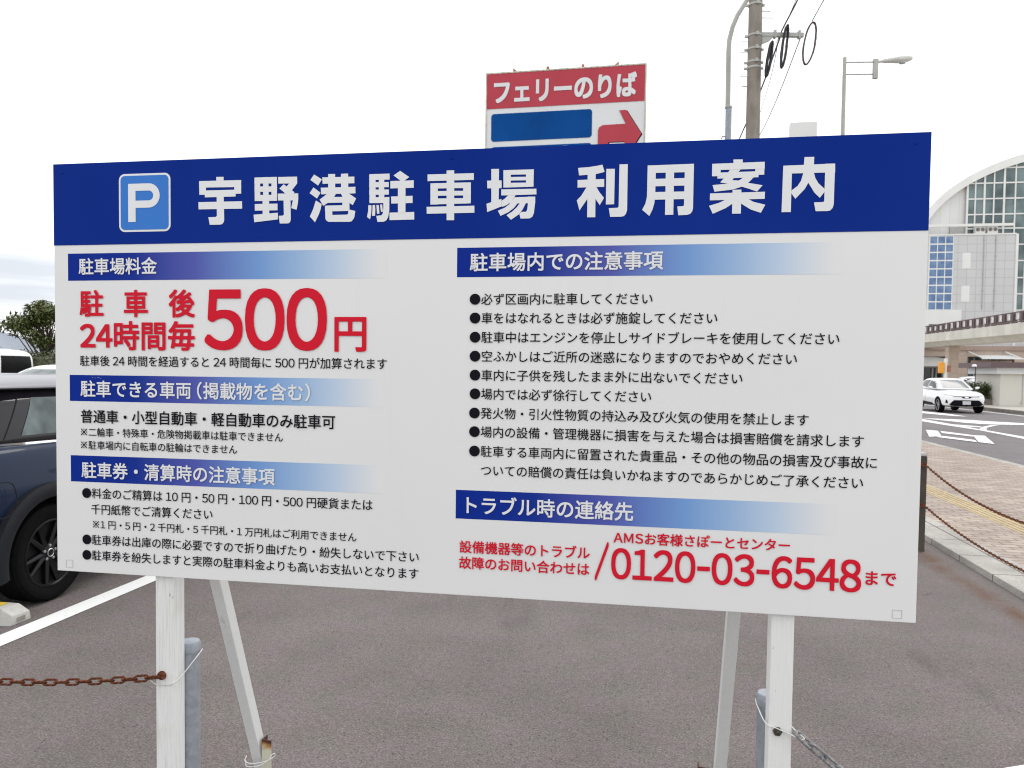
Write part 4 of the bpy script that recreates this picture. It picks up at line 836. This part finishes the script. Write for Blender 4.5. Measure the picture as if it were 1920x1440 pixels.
MB().tube([(-.02, 0, 7.6), (-.03, 0, 8.9), (-.02, 0, 9.15), (.05, 0, 9.45), (.16, 0, 9.72), (.36, 0, 10.05), (.7, 0, 10.4), (1.2, 0, 10.7), (1.9, 0, 10.85)], [.058, .056, .055, .054, .052, .05, .048, .045, .04], 14).build('curved_arm', M['lampgrey'], cl)
MB().lathe([(.085, 7.60), (.085, 7.64), (.06, 7.66)], 'z', (-.005, 0, 0), 16).build('joint_collar', M['lampgrey'], cl)
MB().tube([(-.07, 0, 6.95), (-.13, 0, 6.96), (-.15, 0, 6.90)], .012, 6).build('hook', M['cable'], cl)
modified('lamp_head', loft([[Vector((x, y * w, 10.86 + z * t)) for y, z in ((-1, 0), (-.6, 1), (.6, 1), (1, 0), (.6, -.6), (-.6, -.6))] for x, w, t in ((1.85, .05, .04), (2.0, .13, .07), (2.4, .16, .08), (2.6, .08, .04))]), M['lampgrey'], cl, 1)
sl = thing('street_lamp', 'grey street lamp with double straight arm and pale head at upper right', 'street lamp', (9.90, 23.5, 0))
MB().tube([(0, 0, -.4), (0, 0, 11.02)], [.085, .052], 14).build('pole', M['lampgrey'], sl)
for z in (10.88, 10.52): MB().tube([(.0, 0, z), (.93, 0, z + .02)], .022, 8).build('arm', M['lampgrey'], sl)
MB().box(.86, 1.0, -.05, .05, 10.40, 10.98).build('arm_bracket', M['lampgrey'], sl, bevel=.01)
MB().tube([(.98, 0, 10.90), (1.10, 0, 10.92)], .035, 10).build('spigot', M['lampgrey'], sl)
modified('lamp_head', loft([[Vector((1.08 + x * .98, y * w, 10.925 + x * .10 + z * t)) for y, z in ((-1, 0), (-.65, .9), (.65, .9), (1, 0), (.6, -.9), (-.6, -.9))] for x, w, t in ((0, .07, .06), (.2, .10, .085), (.35, .13, .08), (.55, .17, .125), (.8, .17, .125), (1.0, .09, .05))]), plain('pale_lamp_casing', (.6, .6, .57), .4), sl, 1)
ld = MB(); ld.lathe([(.10, .0), (.095, -.03), (.05, -.045)], 'z', (1.08 + .66, 0, 10.90), 16); ld.build('lamp_lens', M['lens'], sl)
wb = thing('white_signboard', 'small plain white box sign on a pole peeping over the blue title band', 'sign', (10.35, 28, 0), R(-10))
MB().box(-.42, .50, -.0, .35, 9.0, 10.56).build('box', M['white_clad'], wb, bevel=.03); MB().tube([(.05, .18, -.3), (.05, .18, 9.0)], .09, 12).build('pole', M['grey_metal'], wb)

# ================================================================== WHITE ARCHED BUILDING
bb = thing('arched_building', 'large white building with arched roof and teal glass wall beyond the road', 'building', (21.7060, 123.101, 0), LOT)
def arch(a, b, x0, x1, n=40, cx=64, cz=20):
    return [(x0 + (x1 - x0) * i / n, cz + b * math.sqrt(max(0, 1 - ((x0 + (x1 - x0) * i / n - cx) / a) ** 2))) for i in range(n + 1)]
oa = arch(25.0, 15.3, 39.0, 89.0, 60); 
MB().prism([(x, 1.2, z) for x, z in oa] + [(89, 1.2, 0), (39, 1.2, 0)], (0, 45, 0)).build('hall', M['panel'], bb, angle=30)
o2 = arch(25.25, 15.55, 38.75, 89.25, 60); i2 = arch(24.3, 14.35, 39.7, 88.3, 60)
rim_ = MB(); nn = len(o2); vs = []
for y in (.2, 2.2): vs += [(x, y, z) for x, z in o2] + [(x, y, z) for x, z in i2]
fs_ = []
for i in range(nn - 1):
    fs_ += [(i, i + 1, nn + i + 1, nn + i), (2 * nn + i, 2 * nn + i + 1, 3 * nn + i + 1, 3 * nn + i), (i, i + 1, 2 * nn + i + 1, 2 * nn + i), (nn + i, nn + i + 1, 3 * nn + i + 1, 3 * nn + i)]
rim_.add(vs, fs_).build('arch_rim', M['white_clad'], bb, angle=30)
ga = [p for p in arch(24.25, 14.3, 46.55, 81.5, 40)]
MB().prism([(x, .8, z) for x, z in ga] + [(81.5, .8, .5), (46.55, .8, .5)], (0, .35, 0)).build('curtain_wall', M['teal'], bb, angle=None)
mu = MB(); xs = [46.5, 47.57, 48.82, 50.11, 51.5, 53.0] + [54.6 + 1.65 * i for i in range(17)]
top = lambda x: 20 + 14.4 * math.sqrt(max(0, 1 - ((x - 64) / 24.3) ** 2))
for i, x in enumerate(xs):
    if x < 81.5: mu.box(x - (.13 if i % 2 == 0 else .09), x + (.13 if i % 2 == 0 else .09), .62, .82, 11, top(x))
for z in (11.4, 13.8, 16.2, 18.7, 21.1, 23.5, 25.6, 27.9, 30.2, 32.4):
    d = math.sqrt(max(0, 1 - ((z - 20) / 14.4) ** 2)) * 24.3 if z > 20 else 24; mu.box(max(46.5, 64 - d), min(81.5, 64 + d), .66, .82, z - .1, z + .1)
mu.build('mullions', M['white_clad'], bb, angle=None)
MB().box(33, 52.9, -.30, .6, 11.35, 22.40).build('tiled_block', M['tiles'], bb, angle=None)
MB().box(52.9, 53.25, -.35, .6, 5.9, 22.5).build('corner_trim', M['white_clad'], bb, angle=None)
MB().box(32.9, 52.95, -.36, .6, 22.40, 22.62).build('parapet', M['white_clad'], bb, angle=None)
for j in range(9):
    for i in range(3):
        x = 41.17 + i * 1.09; z = 21.25 - j * 1.225
        w = MB().box(x + .06, x + 1.02, -.33, -.25, z - .0, z + 1.03).build('window', M['bluewin'], bb, angle=None)
gp = MB().box(41.08, 44.48, -.32, -.25, 11.4, 22.35).build('window_surround', M['white_clad'], bb, angle=None)
for z in (17.48, 12.58): MB().box(45.72, 46.85, -.32, -.28, z, z + 2.35).build('access_panel', M['white_clad'], bb, angle=None)
for x in (48.6, 50.2):
    dp = MB().tube([(x, -.36, 11.4), (x, -.36, 22.4)], .06, 6)
    for z in (12, 14.2, 16.7, 19.3, 21.6): dp.box(x - .1, x + .1, -.45, -.30, z - .12, z + .12)
    dp.build('drainpipe', M['grey_metal'], bb)
MB().box(33, 52.3, -.9, -.5, 23.6, 23.98).build('roof_beam', M['white_clad'], bb, angle=None)
MB().box(44.3, 46.45, .9, 1.195, 22.5, 24.3).build('roof_opening', M['grey_metal'], bb, angle=None)
MB().box(33, 45.75, -.6, -.31, 5.9, 11.35).build('lower_block', M['white_clad'], bb, angle=None)
MB().box(45.75, 62, -.30, .6, 5.9, 11.35).build('lower_wall', M['tiles'], bb, angle=None)
MB().box(41.3, 43.7, -.66, -.5, 7.0, 9.2).build('dark_window', M['darkglass'], bb, angle=None)
MB().box(30, 66, -3.8, .5, 5.25, 5.88).build('stone_band', M['beige_dark'], bb, angle=None)
MB().box(30, 66, -3.5, .5, 4.35, 5.25).build('lintel_wall', M['beige'], bb, angle=None)
MB().box(30, 66, 1.0, 1.4, -.3, 4.35).build('ground_floor_glass', M['darkglass'], bb, angle=None)
for x0, x1 in ((36.0, 37.2), (44.5, 45.65), (51.9, 53.1), (56.5, 57.8), (61, 62.2)): MB().box(x0, x1, -3.55, .5, -.3, 4.36).build('pillar', M['beige'], bb, angle=None)
for x0, x1 in ((53.1, 56.5), (57.8, 61)): MB().box(x0, x1, -3.0, -2.6, -.3, 4.36).build('infill_wall', M['beige'], bb, angle=None)
av = MB(); n = 14; cxa, ra = 40.85, 3.65        # white arched head over the left shop window
av.prism([(cxa + ra * math.cos(R(180 * k / n)), -2.6, 2.9 + 1.42 * math.sin(R(180 * k / n))) for k in range(n + 1)], (0, .3, 0)).build('arched_window_head', M['white_clad'], bb, angle=None)
fr = MB()
for x in (42.45, 43.0, 43.9, 45.9, 46.6, 47.3, 48.2, 49.3, 50.4, 51.3): fr.box(x - .08, x + .08, .7, 1.0, -.2, 4.3)
fr.box(37.2, 51.9, .7, 1.0, 2.75, 3.0); fr.build('shopfront_frame', M['white_clad'], bb, angle=None)
cn = MB(); cn.prism([(46.4, -6.6, 3.95), (51.8, -6.6, 3.95), (51.2, -3.5, 4.45), (46.9, -3.5, 4.45)], (0, 0, .13)); cn.build('glass_canopy', M['letter_white'], bb, angle=None)
for x in (46.6, 51.5): MB().tube([(x, -6.5, 4.05), (x - .9, -3.5, 5.1)], .10, 6).build('canopy_stay', M['white_clad'], bb)
MB().box(46.2, 51.6, -3.4, -3.0, 3.45, 3.8).build('entrance_soffit', M['beige_dark'], bb, angle=None)
def ac(label, x, y): 
    t = thing('air_conditioner', label, 'air conditioner', bb_pt(x, y, 22.62), LOT, 'air conditioning units on the white block')
    MB().box(-.7, .7, -.35, .35, 0, 1.15).build('casing', M['white_clad'], t, bevel=.05)
    for q in (-.33, .33): MB().lathe([(.27, -.36), (.27, -.38), (.05, -.385)], 'y', (q, 0, .6), 18).build('fan_grille', M['kerbdark'], t)
def bb_pt(x, y, z): return Vector((21.7060 + x * math.cos(LOT) - y * math.sin(LOT), 123.101 + x * math.sin(LOT) + y * math.cos(LOT), z))
ac('left white air conditioner on the tiled block roof', 48.1, .2); ac('right white air conditioner on the tiled block roof', 49.8, .2)

# ================================================================== FOOTBRIDGE
fbn = thing('footbridge', 'pale concrete footbridge with brown railings crossing before the white building', 'bridge')
dir_ = Vector((46.42 - 53.57, 70 - 100, 0)).normalized(); nrm_ = Vector((-dir_.y, dir_.x, 0))     # towards the camera; nrm_ to the right
if nrm_.x < 0: nrm_ = -nrm_
pA, pB = Vector((53.57, 100, 0)), Vector((46.42, 70, 0))
def deck(s, off, z): 
    p = pA + dir_ * s + nrm_ * off; return (p.x, p.y, z)
def zt(s): return 6.86 - .0130 * s
LN = [-60 + 6 * i for i in range(22)]
d = MB()
prof = [(0, 0), (0, -1.03), (.4, -1.10), (1.0, -1.55), (3.4, -1.55), (4.4, -1.10), (4.8, -1.03), (4.8, 0)]
d2 = loft([[Vector(deck(s, o, zt(s) + z)) for o, z in prof] for s in LN]); d2.build('deck', M['bridge'], fbn)
for off, nm in ((.05, 'railing'), (4.75, 'railing')):
    r_ = MB(); r_.tube([deck(s, off, zt(s) + 1.02) for s in LN], .06, 6); r_.tube([deck(s, off, zt(s) + .12) for s in LN], .06, 6); r_.tube([deck(s, off, zt(s) + .30) for s in LN], .03, 5)
    s = -60
    while s < 66:
        p = Vector(deck(s, off, zt(s) + .5)); r_.box(-.07, .07, -.14, .14, -.5, .55, Matrix.Translation(p))
        for k in (.5, 1.55): q = Vector(deck(s + k, off, zt(s) + .5)); r_.box(-.03, .03, -.03, .03, -.4, .5, Matrix.Translation(q))
        s += 2.1
    r_.build(nm, M['brown'], fbn, angle=None)
    gl = loft([[Vector(deck(s, off + dx, zt(s) + z)) for dx, z in ((.09, .32), (.12, .32), (.12, .86), (.09, .86))] for s in LN]); gl.build('railing_panel', plain('pale_railing_panel', (.74, .73, .74), .4), fbn, angle=None)
for s_, w_ in ((3.5, .6), (31.5, .55)):
    p = Vector(deck(s_, 2.2, 0)); q = MB().box(-w_, w_, -.6, .6, -.3, zt(s_) - 1.5, Matrix.Translation(p) @ Matrix.Rotation(LOT, 4, 'Z')); q.build('pier', M['beige'] if s_ < 10 else M['bridge'], fbn, angle=None)
# ================================================================== SHED, HEDGE, POLES ACROSS THE ROAD
sh = thing('shed', 'low cream shed with flat brown roof at the right edge across the road', 'shed', (24.9, 39.2, 0), LOT)
MB().box(0, 5.5, 0, 3, -.05, 1.62).build('wall', M['shed'], sh, angle=None)
MB().box(-.30, 5.8, -.30, 3.3, 1.62, 1.93).build('fascia', M['letter_white'], sh, angle=None); MB().box(-.75, 6, -.7, 3.4, 1.935, 2.2).build('roof', M['brownroof'], sh, angle=None)
for x in (1.02, 2.5, 4.0): MB().box(x, x + .04, -.02, .0, .05, 1.6).build('wall_joint', M['grey_metal'], sh, angle=None)
def leaf_cloud(centres, n, size, squash=1.0, lw=.34, seed=1):
    r = random.Random(seed); o = MB(); V, F = o.v, o.f
    for i in range(n):
        c, rad = centres[r.randrange(len(centres))] if not isinstance(centres, dict) else None
        d = Vector((r.gauss(0, 1), r.gauss(0, 1), r.gauss(0, 1))); d.normalize(); d *= rad * (r.random() ** .45); d.z *= squash
        p = c + d; s = size * r.uniform(.6, 1.25)
        ax = (Vector((d.x, d.y, -abs(rad) * .35)) + Vector((r.gauss(0, .5), r.gauss(0, .5), r.gauss(0, .4))) * rad)
        if ax.length < 1e-4: ax = Vector((1, 0, 0))
        ax.normalize(); sd_ = ax.cross(Vector((r.gauss(0, .5), r.gauss(0, .5), 1))).normalized(); k = len(V)
        V += [tuple(p), tuple(p + ax * s * .45 + sd_ * s * lw * .5), tuple(p + ax * s), tuple(p + ax * s * .45 - sd_ * s * lw * .5)]; F.append((k, k + 1, k + 2, k + 3))
    return o
def limb(o, a, b, r0, r1): o.tube([a, (Vector(a) + Vector(b)) / 2 + Vector((rnd.uniform(-.05, .05), rnd.uniform(-.05, .05), .03)), b], [r0, (r0 + r1) / 2, r1], 7)
def tree(name, label, loc, h, crown_r, n, size, mat, seed, cents):
    t = thing(name, label, 'tree', loc)
    tr = MB(); limb(tr, (0, 0, -.1), (0, 0, h * .5), .07, .05); rr = random.Random(seed)
    for c, r in cents: limb(tr, (0, 0, h * rr.uniform(.2, .5)), tuple(c), .03, .008)
    tr.build('trunk', M['bark'], t); leaf_cloud(cents, n, size, .8, .34, seed).build('crown', mat, t, recalc=False, angle=None); return t
tr_ = random.Random(5); cents = []
for i in range(52):
    a = tr_.uniform(0, 6.28); z = tr_.uniform(1.0, 3.1); w = 1.3 * (1 - ((z - 1.75) / 1.75) ** 2) ** .5 if abs(z - 1.75) < 1.7 else .25
    q = w * tr_.uniform(.35, 1.0); cents.append((Vector((q * math.cos(a), q * math.sin(a), z)), tr_.uniform(.20, .36)))
cents += [(Vector((-.1, 0, 3.25)), .22), (Vector((.28, 0, 3.15)), .26), (Vector((-.95, .1, 2.4)), .28), (Vector((.9, .1, 2.6)), .3), (Vector((.1, 0, 2.9)), .3)]
tree('broadleaf_tree', 'small bushy green tree rising above the hedge at the left edge', (-15.2, 25.0, .22), 3.5, 1.3, 9500, .165, M['leaf'], 3, cents)
hg = thing('hedge', 'clipped grey green hedge behind the parked white cars', 'hedge', (-16, 24.0, 0))
hc = [(Vector((x + tr_.uniform(-.1, .1), tr_.uniform(-.25, .25), z)), .24) for x in [i * .3 for i in range(-14, 36)] for z in (.3, .7, 1.1, 1.5, 1.74)]
leaf_cloud(hc, 24000, .11, 1, .5, 8).build('foliage', M['hedge'], hg, recalc=False, angle=None); MB().box(-4.2, 10.7, -.06, .06, -.05, 1.74).build('stems', M['hedge'], hg)
hb = thing('shrub_bed', 'dark green shrub hedge in a low stone planter across the road', 'hedge', (24.55, 40.6, 0), LOT)
MB().box(-1.0, 1.1, -.5, .6, -.05, .30).build('planter', M['planter'], hb, bevel=.02)
leaf_cloud([(Vector((x, rnd.uniform(-.35, .4), z + rnd.uniform(-.08, .08))), .27) for x in [-.8 + .2 * i for i in range(10)] for z in (.45, .7, .95)], 7000, .10, .9, .4, 9).build('foliage', M['shrub'], hb, recalc=False, angle=None)
tp = thing('signal_post', 'white post carrying two orange boxes in front of the beige arcade', 'signal', (33.8, 60, 0), LOT)
MB().tube([(0, 0, -.1), (0, 0, 2.85)], .13, 10).build('post', M['white_clad'], tp); MB().box(-.50, -.12, -.2, .2, 1.7, 2.55).build('signal_box', M['yellow'], tp, bevel=.04); MB().box(.12, .34, -.2, .2, 1.8, 2.32).build('signal_box', M['salmon'], tp, bevel=.04)
MB().box(-.28, .1, -.25, .25, 0, 1.2).build('cabinet', M['white_clad'], tp, bevel=.03)
sp_ = thing('bollard_light', 'thin black post lamp standing in the shrub hedge', 'lamp', (22.95, 38.1, 0))
MB().tube([(0, 0, -.1), (0, 0, 2.0)], .022, 8).build('post', M['cable'], sp_); MB().lathe([(.10, 1.95), (.12, 2.0), (.08, 2.06), (.02, 2.08)], 'z', (-.06, 0, 0), 14).build('lamp_cap', M['letter_white'], sp_)
oc = thing('orange_machine', 'orange yellow machine standing at the arcade entrance', 'machine', (44.2, 72, 0), LOT)
MB().box(-.5, .6, -.3, .3, -.1, 2.0).build('body', M['yellow'], oc, bevel=.05); MB().box(-.4, .5, -.33, -.3, 1.0, 1.5).build('dark_front', M['ink'], oc)
